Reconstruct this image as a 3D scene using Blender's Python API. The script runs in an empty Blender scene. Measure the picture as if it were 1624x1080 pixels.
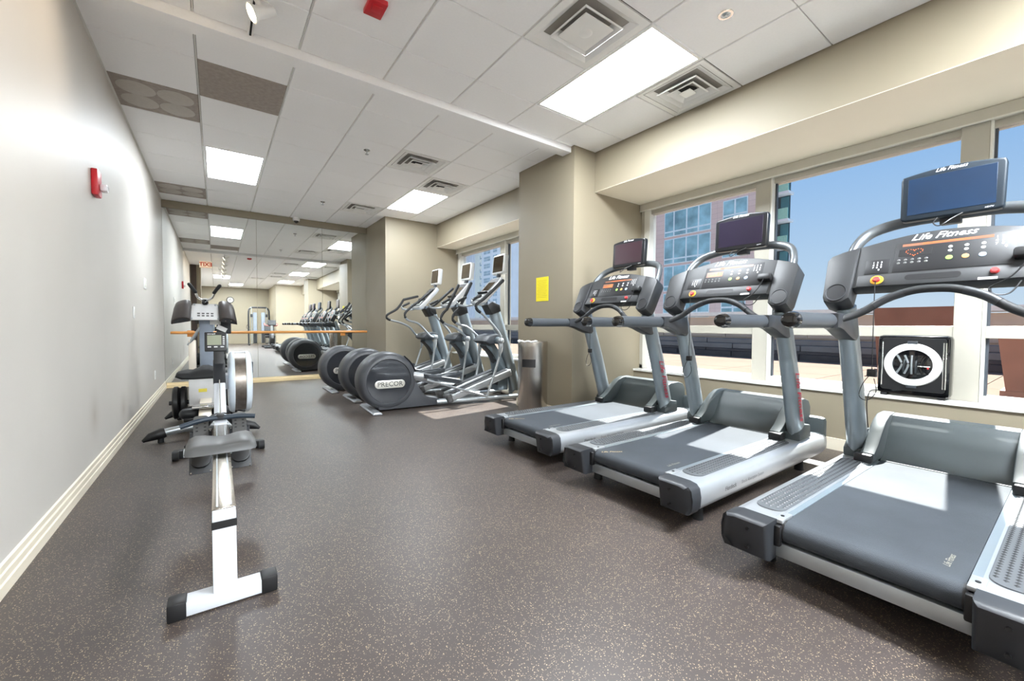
import bpy, bmesh, math, random
from mathutils import Vector, Matrix
R = math.radians
random.seed(7)
S = bpy.context.scene
C = S.collection
# ------------------------------------------------------------------ camera
YAW, PIT, ROL, FPX, HC = 0.6219, -0.0343, 0.0064, 653.83, 1.0375
s_, c_ = math.sin(YAW), math.cos(YAW)
cp_, sp_, cr_, sr_ = math.cos(PIT), math.sin(PIT), math.cos(ROL), math.sin(ROL)
fw = Vector((s_ * cp_, c_ * cp_, sp_))
rt0 = Vector((c_, -s_, 0)); up0 = Vector((-s_ * sp_, -c_ * sp_, cp_))
rt = rt0 * cr_ + up0 * sr_
up = up0 * cr_ - rt0 * sr_
cam = bpy.data.cameras.new('camera'); camo = bpy.data.objects.new('camera', cam); C.objects.link(camo)
camo.matrix_world = Matrix(((rt.x, up.x, -fw.x, 0), (rt.y, up.y, -fw.y, 0), (rt.z, up.z, -fw.z, HC), (0, 0, 0, 1)))
cam.sensor_fit = 'HORIZONTAL'; cam.sensor_width = 36; cam.lens = FPX / 1624 * 36
cam.clip_start = 0.02; cam.clip_end = 600
S.camera = camo
# ------------------------------------------------------------------ world, sun, exposure
SUN_STRENGTH, SKY_STRENGTH, PANEL_EMIT, SPOT_W = 13.5, 0.425, 1.15, 12.0
w = bpy.data.worlds.new('World'); S.world = w; w.use_nodes = True
nt = w.node_tree; nt.nodes.clear()
out = nt.nodes.new('ShaderNodeOutputWorld'); bg = nt.nodes.new('ShaderNodeBackground')
wtc = nt.nodes.new('ShaderNodeTexCoord'); wsp = nt.nodes.new('ShaderNodeSeparateXYZ'); wrp = nt.nodes.new('ShaderNodeValToRGB')
nt.links.new(wtc.outputs['Generated'], wsp.inputs[0]); nt.links.new(wsp.outputs['Z'], wrp.inputs[0])
for k_, (p_, c_l) in enumerate(((0.0, (.80, .89, .97, 1)), (.10, (.60, .78, .97, 1)), (.40, (.26, .52, .93, 1)), (1.0, (.16, .36, .80, 1)))):
    e_ = wrp.color_ramp.elements[k_] if k_ < 2 else wrp.color_ramp.elements.new(p_)
    e_.position = p_; e_.color = c_l
bg.inputs['Strength'].default_value = SKY_STRENGTH
nt.links.new(wrp.outputs[0], bg.inputs[0]); nt.links.new(bg.outputs[0], out.inputs[0])
sd = Vector((-1, -0.13, -1.128)).normalized()
sl = bpy.data.lights.new('sun', 'SUN'); sl.energy = SUN_STRENGTH; sl.angle = R(0.53); sl.color = (1, .965, .9)
so = bpy.data.objects.new('sun', sl); C.objects.link(so); so.rotation_euler = sd.to_track_quat('-Z', 'Y').to_euler(); so.location = (30, 6, 40)
S.view_settings.view_transform = 'Standard'; S.view_settings.look = 'None'
S.view_settings.exposure = 1.2; S.view_settings.gamma = 1.0; S.view_settings.use_curve_mapping = False
S.cycles.diffuse_bounces = 8; S.cycles.max_bounces = 14; S.cycles.glossy_bounces = 5; S.cycles.transparent_max_bounces = 16
S.cycles.sample_clamp_indirect = 4.0; S.cycles.use_denoising = True

# ------------------------------------------------------------------ text meshes (made while the scene is empty)
TXT = {}
def make_text(key, body, shear=0.0, bold=0.0):
    cu = bpy.data.curves.new('t', 'FONT'); cu.body = body; cu.size = 1; cu.shear = shear; cu.offset = bold
    cu.align_x = 'CENTER'; cu.align_y = 'CENTER'; cu.extrude = 0.0; cu.resolution_u = 2
    o = bpy.data.objects.new('t', cu); C.objects.link(o)
    bpy.context.view_layer.update()
    me = bpy.data.meshes.new_from_object(o.evaluated_get(bpy.context.evaluated_depsgraph_get()))
    bpy.data.objects.remove(o); me.name = 'text_' + key; TXT[key] = me
for k, b, sh, bo in (('lf', 'Life Fitness', .45, .012), ('hdtv', 'HDTV', .2, .01), ('precor', 'PRECOR', 0, .01), ('flex', 'Flexdeck', .15, .02),
                     ('shock', 'Shock Absorption System', .15, 0), ('exit', 'EXIT', 0, .03), ('c2', 'concept2', .1, .02),
                     ('pad', '1  2  3\n4  5  6\n7  8  9\n    0', 0, .02), ('led', '8888888888888888888888888', .15, .0)):
    make_text(k, b, sh, bo)

# ------------------------------------------------------------------ materials
MATS = {}
def srgb(r, g, b):
    f = lambda x: (x / 255 / 12.92) if x / 255 <= .04045 else ((x / 255 + .055) / 1.055) ** 2.4
    return (f(r), f(g), f(b), 1)
def mat(name, rgb, rough=.5, metal=0.0, var=.06, vscale=8, bump=0.0, bscale=120, spec=.5, coat=0.0, emit=0.0, stretch=None):
    m = bpy.data.materials.new(name); m.use_nodes = True
    t = m.node_tree; b = t.nodes['Principled BSDF']
    col = srgb(*rgb)
    tc = t.nodes.new('ShaderNodeTexCoord'); mp = t.nodes.new('ShaderNodeMapping'); nz = t.nodes.new('ShaderNodeTexNoise')
    t.links.new(tc.outputs['Object'], mp.inputs[0]); t.links.new(mp.outputs[0], nz.inputs['Vector'])
    if stretch: mp.inputs['Scale'].default_value = stretch
    nz.inputs['Scale'].default_value = vscale; nz.inputs['Detail'].default_value = 3
    rp = t.nodes.new('ShaderNodeValToRGB')
    rp.color_ramp.elements[0].position = .3; rp.color_ramp.elements[1].position = .7
    lo = [max(0, x * (1 - var)) for x in col[:3]] + [1]; hi = [min(1, x * (1 + var)) for x in col[:3]] + [1]
    rp.color_ramp.elements[0].color = lo; rp.color_ramp.elements[1].color = hi
    t.links.new(nz.outputs['Fac'], rp.inputs[0]); t.links.new(rp.outputs[0], b.inputs['Base Color'])
    b.inputs['Roughness'].default_value = rough; b.inputs['Metallic'].default_value = metal
    b.inputs['Specular IOR Level'].default_value = spec; b.inputs['Coat Weight'].default_value = coat
    if emit: b.inputs['Emission Color'].default_value = col; b.inputs['Emission Strength'].default_value = emit
    if bump:
        n2 = t.nodes.new('ShaderNodeTexNoise'); n2.inputs['Scale'].default_value = bscale; n2.inputs['Detail'].default_value = 4
        t.links.new(mp.outputs[0], n2.inputs['Vector'])
        bp = t.nodes.new('ShaderNodeBump'); bp.inputs['Strength'].default_value = bump; bp.inputs['Distance'].default_value = .004
        t.links.new(n2.outputs['Fac'], bp.inputs['Height']); t.links.new(bp.outputs[0], b.inputs['Normal'])
    MATS[name] = m
    return m
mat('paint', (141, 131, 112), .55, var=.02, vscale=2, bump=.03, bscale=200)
mat('paint_left', (197, 192, 185), .5, var=.025, vscale=1.3, bump=.03, bscale=200)
# two soft brownish patches blended into the colour low on the left wall
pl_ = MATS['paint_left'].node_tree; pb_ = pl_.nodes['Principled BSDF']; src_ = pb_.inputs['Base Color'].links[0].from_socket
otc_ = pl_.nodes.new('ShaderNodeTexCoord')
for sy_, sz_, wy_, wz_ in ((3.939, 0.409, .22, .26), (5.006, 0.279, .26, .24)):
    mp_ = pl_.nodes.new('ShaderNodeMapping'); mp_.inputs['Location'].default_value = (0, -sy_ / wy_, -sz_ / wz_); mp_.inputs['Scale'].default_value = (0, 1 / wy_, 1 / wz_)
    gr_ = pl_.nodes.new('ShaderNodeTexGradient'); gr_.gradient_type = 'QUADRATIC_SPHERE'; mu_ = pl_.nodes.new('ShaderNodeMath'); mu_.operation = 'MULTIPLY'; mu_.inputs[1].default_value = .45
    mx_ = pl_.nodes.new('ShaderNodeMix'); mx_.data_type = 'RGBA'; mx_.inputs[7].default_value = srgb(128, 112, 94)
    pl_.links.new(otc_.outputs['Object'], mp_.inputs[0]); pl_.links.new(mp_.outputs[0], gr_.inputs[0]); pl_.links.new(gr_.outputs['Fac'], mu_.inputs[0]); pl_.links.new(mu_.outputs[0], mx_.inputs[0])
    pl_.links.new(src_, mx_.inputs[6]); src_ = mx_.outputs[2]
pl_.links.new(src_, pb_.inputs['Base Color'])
mat('soffit_white', (232, 224, 206), .5, var=.02, vscale=2)
mat('base_cream', (226, 216, 196), .4, var=.03)
mat('base_wood', (226, 204, 158), .4, var=.08, vscale=5, stretch=(1, 12, 12))
mat('tile_white', (253, 253, 254), .8, var=.012, vscale=60, bump=.12, bscale=260)
mat('tile_grey', (158, 148, 140), .8, var=.12, vscale=30, bump=.1, bscale=200)
mat('tile_disc', (186, 180, 172), .8, var=.04, vscale=30)
mat('grid_white', (225, 224, 220), .45)
mat('plenum', (84, 82, 80), .9)
mat('arch_grey', (92, 96, 99), .35, .5)
mat('white_gloss', (240, 240, 238), .35, var=.01)
mat('vent_dark', (24, 24, 26), .8)
mat('duct_grey', (150, 146, 140), .6)
mat('frame_white', (222, 221, 214), .4, var=.02)
mat('frame_grey', (176, 172, 160), .4, var=.02)
mat('shade_box', (196, 192, 180), .5, var=.02)
mat('gasket', (60, 66, 74), .5)
mat('silver', (176, 182, 186), .33, .75, var=.04)
mat('silver_paint', (138, 148, 154), .32, .5, var=.03, coat=.2)
mat('rail_silver', (172, 175, 178), .36, .6, var=.03)
mat('chrome', (225, 225, 222), .12, 1.0, var=.03)
mat('stainless', (196, 190, 182), .26, 1.0, var=.1, vscale=6, stretch=(14, 14, .4))
mat('alu_rail', (205, 198, 186), .22, 1.0, var=.06, vscale=6, stretch=(20, .5, 8))
mat('dark_plastic', (36, 38, 42), .45, var=.05, bump=.05, bscale=400)
mat('grey_plastic', (56, 60, 65), .42, var=.05, bump=.05, bscale=400)
mat('cover_grey', (58, 65, 67), .42, var=.04, bump=.06, bscale=500)
mat('console_grey', (39, 40, 42), .48, var=.04, bump=.04, bscale=500)
mat('panel_black', (20, 20, 23), .45, var=.05)
mat('black', (18, 18, 20), .45, var=.1)
mat('black_gloss', (12, 12, 14), .1, var=.1, coat=.5)
mat('rubber', (24, 25, 27), .65, var=.1, bump=.1, bscale=300)
mat('belt_print', (128, 124, 112), .5)
mat('belt', (62, 66, 71), .7, var=.1, vscale=5, bump=.3, bscale=420, spec=.2)
mat('pad_grey', (76, 79, 82), .55, var=.05)
mat('bump_dark', (34, 36, 38), .45)
mat('screen_red', (44, 22, 30), .3, var=.15, vscale=3)
mat('screen_purple', (30, 23, 42), .3, var=.15, vscale=3)
mat('screen_blue', (4, 38, 68), .45, var=.3, vscale=2.5, emit=.05)
mat('bezel', (26, 27, 30), .3)
mat('bezel_blue', (9, 26, 38), .5)
mat('text_white', (228, 228, 228), .5)
mat('text_red', (176, 36, 62), .5)
mat('text_dark', (84, 84, 84), .5)
mat('text_gold', (186, 160, 112), .5)
mat('led_orange', (206, 98, 48), .4, emit=.2)
mat('lcd_orange', (120, 84, 66), .3, emit=.1)
mat('btn_green', (136, 190, 84), .4, emit=.1)
mat('btn_orange', (206, 150, 90), .4)
mat('btn_blue', (150, 170, 196), .4)
mat('btn_red', (206, 66, 66), .35)
mat('btn_yellow', (226, 172, 52), .4)
mat('btn_white', (196, 196, 196), .5)
mat('precor_grey', (64, 66, 70), .42, var=.04, bump=.03, bscale=400)
mat('precor_gloss', (52, 54, 58), .08, var=.05, coat=.5)
mat('badge', (214, 212, 204), .3, .5)
mat('precor_blue', (90, 102, 110), .35, .2)
mat('tv_silver', (206, 208, 208), .35, .3)
mat('tv_screen', (58, 48, 36), .1, var=.2)
mat('rower_white', (204, 208, 214), .35, var=.02)
mat('rower_blue', (216, 226, 234), .35, var=.03)
mat('seat_grey', (80, 80, 80), .45, var=.03)
mat('lcd_green', (132, 136, 112), .35, var=.04)
mat('navy', (38, 50, 62), .42)
mat('perf_steel', (150, 142, 134), .35, .9, var=.15, vscale=30)
mat('vinyl_brown', (62, 56, 54), .42, var=.06, bump=.08, bscale=300)
mat('cream_metal', (232, 222, 206), .35, .1, var=.02)
mat('bluegrey', (140, 150, 164), .38, .2)
mat('light_grey', (210, 210, 210), .4)
mat('label_yellow', (222, 206, 76), .5)
mat('paper_yellow', (238, 220, 30), .6, var=.02)
mat('paper_line', (196, 172, 30), .6)
mat('wood_barre', (206, 140, 70), .35, var=.18, vscale=9, stretch=(.6, 14, 14))
mat('marble', (228, 226, 222), .25, var=.14, vscale=7)
mat('alarm_red', (196, 28, 40), .35)
mat('clear_lens', (232, 232, 236), .12)
mat('bag_white', (236, 236, 234), .4)
mat('exit_white', (250, 236, 214), .5, emit=.12)
mat('exit_red', (190, 60, 34), .5, emit=.1)
mat('door_brown', (66, 52, 46), .5, var=.15, vscale=6, stretch=(12, 12, .6))
mat('lamp_warm', (255, 228, 176), .5, emit=12)
mat('rust', (112, 58, 52), .5)
mat('deck_pink', (122, 106, 95), 1.0, var=.06, vscale=.8, spec=0)
mat('deck_joint', (86, 75, 67), 1.0, spec=0)
mat('stone_grey', (112, 116, 120), .9, var=.12, vscale=3, spec=.1)
mat('stone_dark', (66, 66, 70), .8, var=.2, vscale=3)
mat('parapet_tan', (196, 178, 160), .8, var=.06, vscale=2)
mat('parapet_white', (232, 230, 226), .7)
mat('planter_brown', (126, 84, 70), .7, var=.1, vscale=4)
mat('tower_glass', (96, 150, 160), .08, .3, var=.25, vscale=.6)
mat('tower_frame', (246, 250, 250), .5)
mat('teal_glass', (160, 196, 202), .3, 0, var=.4, vscale=.7)
mat('green_glass', (176, 228, 210), .15, .1, var=.1)
mat('tower_dark', (74, 88, 96), .5, var=.15)
mat('concrete_pale', (246, 247, 250), .7, var=.04, vscale=.3)
mat('concrete_cream', (252, 248, 236), .7, var=.05, vscale=.4)
mat('tower_window', (168, 188, 200), .3, 0, var=.3, vscale=.5)
mat('lavender', (246, 247, 254), .6, var=.02)

def custom(name):
    m = bpy.data.materials.new(name); m.use_nodes = True; MATS[name] = m
    return m, m.node_tree, m.node_tree.nodes['Principled BSDF']
# speckled rubber floor
m, t, b = custom('floor_rubber')
tc = t.nodes.new('ShaderNodeTexCoord')
vo = t.nodes.new('ShaderNodeTexVoronoi'); vo.inputs['Scale'].default_value = 230; vo.inputs['Randomness'].default_value = 1
t.links.new(tc.outputs['Object'], vo.inputs['Vector'])
sepc = t.nodes.new('ShaderNodeSeparateColor'); t.links.new(vo.outputs['Color'], sepc.inputs[0])
thr = t.nodes.new('ShaderNodeMapRange'); thr.inputs[1].default_value = .0; thr.inputs[2].default_value = 1; thr.inputs[3].default_value = -.45; thr.inputs[4].default_value = .5
t.links.new(sepc.outputs[0], thr.inputs[0])
lt = t.nodes.new('ShaderNodeMath'); lt.operation = 'LESS_THAN'; t.links.new(vo.outputs['Distance'], lt.inputs[0]); t.links.new(thr.outputs[0], lt.inputs[1])
nz = t.nodes.new('ShaderNodeTexNoise'); nz.inputs['Scale'].default_value = 1.2; nz.inputs['Detail'].default_value = 5; t.links.new(tc.outputs['Object'], nz.inputs['Vector'])
rp = t.nodes.new('ShaderNodeValToRGB'); rp.color_ramp.elements[0].position = .3; rp.color_ramp.elements[1].position = .72
rp.color_ramp.elements[0].color = srgb(59, 52, 50); rp.color_ramp.elements[1].color = srgb(72, 64, 61)
t.links.new(nz.outputs['Fac'], rp.inputs[0])
rf = t.nodes.new('ShaderNodeMix'); rf.data_type = 'RGBA'; rf.inputs[6].default_value = srgb(116, 104, 90); rf.inputs[7].default_value = srgb(176, 156, 126)
t.links.new(sepc.outputs[1], rf.inputs[0])
mx = t.nodes.new('ShaderNodeMix'); mx.data_type = 'RGBA'; t.links.new(lt.outputs[0], mx.inputs[0]); t.links.new(rp.outputs[0], mx.inputs[6]); t.links.new(rf.outputs[2], mx.inputs[7])
t.links.new(mx.outputs[2], b.inputs['Base Color']); b.inputs['Roughness'].default_value = .42; b.inputs['Specular IOR Level'].default_value = .45
n2 = t.nodes.new('ShaderNodeTexNoise'); n2.inputs['Scale'].default_value = 260; t.links.new(tc.outputs['Object'], n2.inputs['Vector'])
bp = t.nodes.new('ShaderNodeBump'); bp.inputs['Strength'].default_value = .12; bp.inputs['Distance'].default_value = .003
t.links.new(n2.outputs['Fac'], bp.inputs['Height']); t.links.new(bp.outputs[0], b.inputs['Normal'])
# mirror
m, t, b = custom('mirror'); b.inputs['Metallic'].default_value = 1; b.inputs['Roughness'].default_value = .0; b.inputs['Base Color'].default_value = (.86, .88, .86, 1)
# window glass: clear, faintly tinted, with a weak mirror reflection
m, t, b = custom('glass_clear'); t.nodes.remove(b)
tr = t.nodes.new('ShaderNodeBsdfTransparent'); tr.inputs[0].default_value = (.9, .93, .95, 1)
gl = t.nodes.new('ShaderNodeBsdfGlossy'); gl.inputs['Roughness'].default_value = .02
lw = t.nodes.new('ShaderNodeLayerWeight'); lw.inputs[0].default_value = .12
ms = t.nodes.new('ShaderNodeMixShader'); t.links.new(lw.outputs['Fresnel'], ms.inputs[0]); t.links.new(tr.outputs[0], ms.inputs[1]); t.links.new(gl.outputs[0], ms.inputs[2])
t.links.new(ms.outputs[0], t.nodes['Material Output'].inputs[0])
# ceiling lamp diffuser
LAMP_EMIT = (14.0, 17.0, 24.0, 72.0, 80.0, 80.0, 60.0)      # panels behind the camera boosted as fill to even out the walls
for k_, e_ in enumerate(LAMP_EMIT):
    m, t, b = custom('diffuser_%d' % k_); t.nodes.remove(b)
    em = t.nodes.new('ShaderNodeEmission'); em.inputs[0].default_value = (.88, .945, 1, 1); em.inputs[1].default_value = PANEL_EMIT * e_
    t.links.new(em.outputs[0], t.nodes['Material Output'].inputs[0])
# red granite facade
m, t, b = custom('facade')
tc = t.nodes.new('ShaderNodeTexCoord'); mp = t.nodes.new('ShaderNodeMapping'); mp.inputs['Rotation'].default_value = (0, R(90), 0)
sx = t.nodes.new('ShaderNodeSeparateXYZ'); cx = t.nodes.new('ShaderNodeCombineXYZ'); t.links.new(tc.outputs['Object'], sx.inputs[0])
t.links.new(sx.outputs['Y'], cx.inputs['X']); t.links.new(sx.outputs['Z'], cx.inputs['Y'])
br = t.nodes.new('ShaderNodeTexBrick'); br.inputs['Scale'].default_value = 1; br.inputs['Brick Width'].default_value = 1.0; br.inputs['Row Height'].default_value = .5; br.offset = 0
br.inputs['Color1'].default_value = srgb(244, 204, 190); br.inputs['Color2'].default_value = srgb(248, 212, 198); br.inputs['Mortar'].default_value = srgb(216, 178, 168); br.inputs['Mortar Size'].default_value = .012
t.links.new(cx.outputs[0], br.inputs['Vector']); t.links.new(br.outputs['Color'], b.inputs['Base Color']); b.inputs['Roughness'].default_value = .6

# ------------------------------------------------------------------ mesh helpers
def NB(): return bmesh.new()
def xform(verts, M):
    if M is not None:
        for v in verts: v.co = M @ v.co
def box(bm, lo, hi, bev=0.0, seg=2, M=None):
    lo, hi = [min(a, b) for a, b in zip(lo, hi)], [max(a, b) for a, b in zip(lo, hi)]
    vs = [bm.verts.new((x, y, z)) for x in (lo[0], hi[0]) for y in (lo[1], hi[1]) for z in (lo[2], hi[2])]
    fs = [bm.faces.new([vs[i] for i in f]) for f in ((0, 1, 3, 2), (4, 6, 7, 5), (0, 4, 5, 1), (2, 3, 7, 6), (0, 2, 6, 4), (1, 5, 7, 3))]
    if bev > 0:
        ed = list({e for f in fs for e in f.edges})
        r = bmesh.ops.bevel(bm, geom=ed, offset=min(bev, .49 * min(h - l for l, h in zip(lo, hi))), segments=seg, affect='EDGES', profile=.5)
        vs = list({v for f in r['faces'] for v in f.verts} | {v for v in vs if v.is_valid})
    xform([v for v in vs if v.is_valid], M)
    return bm
def prism(bm, pts, axis, lo, hi, bev=0.0, seg=2, M=None):
    """extrude a closed outline along an axis; outline coordinates are the other two axes in order"""
    def P3(a, b, k):
        return (k, a, b) if axis == 'x' else ((a, k, b) if axis == 'y' else (a, b, k))
    A = [bm.verts.new(P3(a, b, lo)) for a, b in pts]; B = [bm.verts.new(P3(a, b, hi)) for a, b in pts]
    fs = [bm.faces.new(A), bm.faces.new(B[::-1])]
    n = len(pts)
    for i in range(n): fs.append(bm.faces.new((A[i], B[i], B[(i + 1) % n], A[(i + 1) % n])))
    bmesh.ops.recalc_face_normals(bm, faces=fs)
    vs = A + B
    if bev > 0:
        ed = list(set(fs[0].edges) | set(fs[1].edges))
        r = bmesh.ops.bevel(bm, geom=ed, offset=bev, segments=seg, affect='EDGES', profile=.5)
        vs = list({v for f in r['faces'] for v in f.verts} | {v for v in vs if v.is_valid})
    xform([v for v in vs if v.is_valid], M)
    return bm
def ring_frame(p, q, up=Vector((0, 0, 1))):
    d = (q - p).normalized()
    if abs(d.dot(up)) > .98: up = Vector((0, 1, 0)) if abs(d.y) < .9 else Vector((1, 0, 0))
    a = d.cross(up).normalized(); b = a.cross(d).normalized()
    return a, b
def tube(bm, pts, r, n=10, r2=None, caps=True, upv=(0, 0, 1), closed=False):
    """tube along points; r (and r2, its other half axis) may be lists"""
    pts = [Vector(p) for p in pts]; m = len(pts); rings = []
    for i, p in enumerate(pts):
        q0 = pts[i - 1] if (i > 0 or closed) else p; q1 = pts[(i + 1) % m] if (i < m - 1 or closed) else p
        a, b = ring_frame(q0, q1, Vector(upv))
        ra = r[i] if isinstance(r, (list, tuple)) else r
        rb = ra if r2 is None else (r2[i] if isinstance(r2, (list, tuple)) else r2)
        rings.append([bm.verts.new(p + a * (ra * math.cos(2 * math.pi * k / n)) + b * (rb * math.sin(2 * math.pi * k / n))) for k in range(n)])
    fs = []
    for i in range(m if closed else m - 1):
        A, B = rings[i], rings[(i + 1) % m]
        for k in range(n): fs.append(bm.faces.new((A[k], A[(k + 1) % n], B[(k + 1) % n], B[k])))
    if caps and not closed:
        fs.append(bm.faces.new(rings[0][::-1])); fs.append(bm.faces.new(rings[-1]))
    bmesh.ops.recalc_face_normals(bm, faces=fs)
    return bm
def cyl(bm, p0, p1, r, n=20, r1=None): return tube(bm, [p0, p1], [r, r if r1 is None else r1], n)
def capsule(bm, p0, p1, r, n=14):
    p0, p1 = Vector(p0), Vector(p1); d = (p1 - p0).normalized()
    A = [p0 - d * r * .98, p0 - d * r * .8, p0 - d * r * .45, p0]; B = [p1, p1 + d * r * .45, p1 + d * r * .8, p1 + d * r * .98]
    return tube(bm, A + B, [r * .2, r * .6, r * .9, r, r, r * .9, r * .6, r * .2], n)
def lathe(bm, prof, n=32, M=None, closed=False):
    """profile of (radius, height) turned about z"""
    rings = []; vs = []
    for r, z in prof:
        ring = [bm.verts.new((r * math.cos(2 * math.pi * k / n), r * math.sin(2 * math.pi * k / n), z)) for k in range(n)] if r > 1e-6 else [bm.verts.new((0, 0, z))]
        rings.append(ring); vs += ring
    fs = []
    prs = list(zip(rings[:-1], rings[1:])) + ([(rings[-1], rings[0])] if closed else [])
    for A, B in prs:
        for k in range(n):
            q = (A[k % len(A)], A[(k + 1) % len(A)], B[(k + 1) % len(B)], B[k % len(B)])
            q = list(dict.fromkeys(q))
            if len(q) > 2: fs.append(bm.faces.new(q))
    bmesh.ops.recalc_face_normals(bm, faces=fs)
    xform(vs, M)
    return bm
def curve(pts, k=6):
    pts = [Vector(p) for p in pts]; P = [pts[0]] + pts + [pts[-1]]; o = []
    for i in range(1, len(P) - 2):
        a, b, c, d = P[i - 1], P[i], P[i + 1], P[i + 2]
        for j in range(k):
            u = j / k; o.append(.5 * ((2 * b) + (c - a) * u + (2 * a - 5 * b + 4 * c - d) * u * u + (3 * b - a - 3 * c + d) * u ** 3))
    return o + [pts[-1]]
def round_rect(hw, hh, r, n=5):
    o = []
    for cx, cy, a0 in ((hw - r, hh - r, 0), (-hw + r, hh - r, 90), (-hw + r, -hh + r, 180), (hw - r, -hh + r, 270)):
        for k in range(n + 1):
            a = R(a0 + 90 * k / n); o.append((cx + r * math.cos(a), cy + r * math.sin(a)))
    return o
def frame(origin, right, upv):
    r = Vector(right).normalized(); u = Vector(upv); u = (u - r * u.dot(r)).normalized(); n = r.cross(u); o = Vector(origin)
    return Matrix(((r.x, u.x, n.x, o.x), (r.y, u.y, n.y, o.y), (r.z, u.z, n.z, o.z), (0, 0, 0, 1)))
def obj(name, bm, mt, parent=None, smooth=True, ang=38, kind=None, label=None):
    me = bpy.data.meshes.new(name)
    if isinstance(bm, bmesh.types.BMesh):
        bm.to_mesh(me); bm.free()
    if smooth:
        me.shade_smooth(); me.set_sharp_from_angle(angle=R(ang))
    me.materials.append(MATS[mt] if isinstance(mt, str) else mt)
    o = bpy.data.objects.new(name, me); C.objects.link(o)
    if parent: o.parent = parent
    if kind: o['kind'] = kind
    if label: o['label'] = label
    return o
def inst(name, me, parent, M=None, loc=None):
    o = bpy.data.objects.new(name, me); C.objects.link(o); o.parent = parent
    if M is not None: o.matrix_local = M
    if loc is not None: o.location = loc
    return o
TXM = {}
def text(name, key, size, mt, parent, M, lift=.0008):
    k = (key, mt)
    if k not in TXM:
        me = TXT[key].copy(); me.materials.clear(); me.materials.append(MATS[mt]); TXM[k] = me
    return inst(name, TXM[k], parent, M @ Matrix.Translation((0, 0, lift)) @ Matrix.Diagonal((size, size, size, 1)))
def thing(name, label, cat, loc=(0, 0, 0), rotz=0.0, group=None):
    o = bpy.data.objects.new(name, None); C.objects.link(o); o.empty_display_size = .1
    o.location = loc; o.rotation_euler = (0, 0, rotz); o['label'] = label; o['category'] = cat
    if group: o['group'] = group
    return o
def tag(o, label, cat, group=None):
    o['label'] = label; o['category'] = cat
    if group: o['group'] = group
    return o
def struct(name, bm, mt, parent=None, smooth=False, label=None):
    o = obj(name, bm, mt, parent, smooth)
    if parent is None: o['kind'] = 'structure'
    if label: o['label'] = label
    return o
def sempty(name, label=None):
    o = bpy.data.objects.new(name, None); C.objects.link(o); o['kind'] = 'structure'
    if label: o['label'] = label
    return o
def dup(root, loc, rotz=0.0, label=None):
    r = root.copy(); C.objects.link(r); r.location = loc; r.rotation_euler = (0, 0, rotz)
    if label: r['label'] = label
    for ch in list(root.children):
        c = ch.copy(); C.objects.link(c); c.parent = r
        for g in ch.children:
            d = g.copy(); C.objects.link(d); d.parent = c
    return r
def child(root, name):
    return [c for c in root.children if c.name.split('.')[0] == name]
def remat(o, mt):
    o.data = o.data.copy(); o.data.materials.clear(); o.data.materials.append(MATS[mt])
def B(lo, hi, bev=0.0): return box(NB(), lo, hi, bev)

# ------------------------------------------------------------------ room shell
ZC = 3.02; T = .6096; LX = -.687; YE = 8.67; YB = -9.4
struct('floor', B((-.9, YB - .1, -.12), (4.6, YE + .1, 0)), 'floor_rubber', label='dark speckled rubber floor')
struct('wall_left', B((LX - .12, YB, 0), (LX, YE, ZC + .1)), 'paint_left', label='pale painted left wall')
struct('wall_end', B((LX - .12, YE, 0), (2.525, YE + .12, ZC + .1)), 'paint', label='end wall behind the mirror')
struct('wall_back', B((LX - .12, YB - .12, 0), (4.6, YB, ZC + .1)), 'paint', label='beige wall at the back, seen in the mirror')
wr = sempty('wall_right', 'beige window wall with piers and soffits')
struct('pier', B((3.215, 3.335, 0), (4.62, 4.347, ZC + .1)), 'paint', wr)
struct('pier', B((3.215, -3.15, 0), (4.62, -2.15, ZC + .1)), 'paint', wr)
struct('pier', B((2.525, 7.5, 0), (4.13, YE + .12, ZC + .1)), 'paint', wr)
struct('pier', B((2.4, YB, 0), (4.62, -6.0, ZC + .1)), 'paint', wr)
for y0, y1, wx in ((-2.15, 3.335, 4.42), (4.347, 7.5, 4.02), (-6.0, -3.15, 4.42)):
    struct('soffit', B((3.545, y0, 2.578), (wx + .2, y1, ZC + .1)), 'paint', wr)
    struct('sill_wall', B((wx - .13, y0, 0), (wx + .2, y1, .49)), 'paint', wr)
    struct('soffit_underside', B((3.545, y0, 2.574), (wx + .1, y1, 2.578)), 'soffit_white', wr)
# pier beside the camera that shows in the mirror as a dark strip
struct('wall_pier', B((LX, -.35, 0), (-.40, -.02, ZC)), 'paint', label='narrow pier beside the left wall')
struct('trim_1', B((-.66, -.02, 0), (-.52, .01, ZC)), 'door_brown', label='dark brown full-height panel on the pier')
# header over the mirror
struct('trim_2', B((LX, YE - .035, 2.905), (2.525, YE, ZC)), 'paint', label='beige header above the mirror')
# baseboards
bm = NB(); prism(bm, [(LX, 0), (LX + .018, 0), (LX + .018, .045), (LX + .013, .05), (LX + .013, .078), (LX + .008, .084), (LX + .008, .11), (LX, .115)], 'y', -.02, YE)
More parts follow.
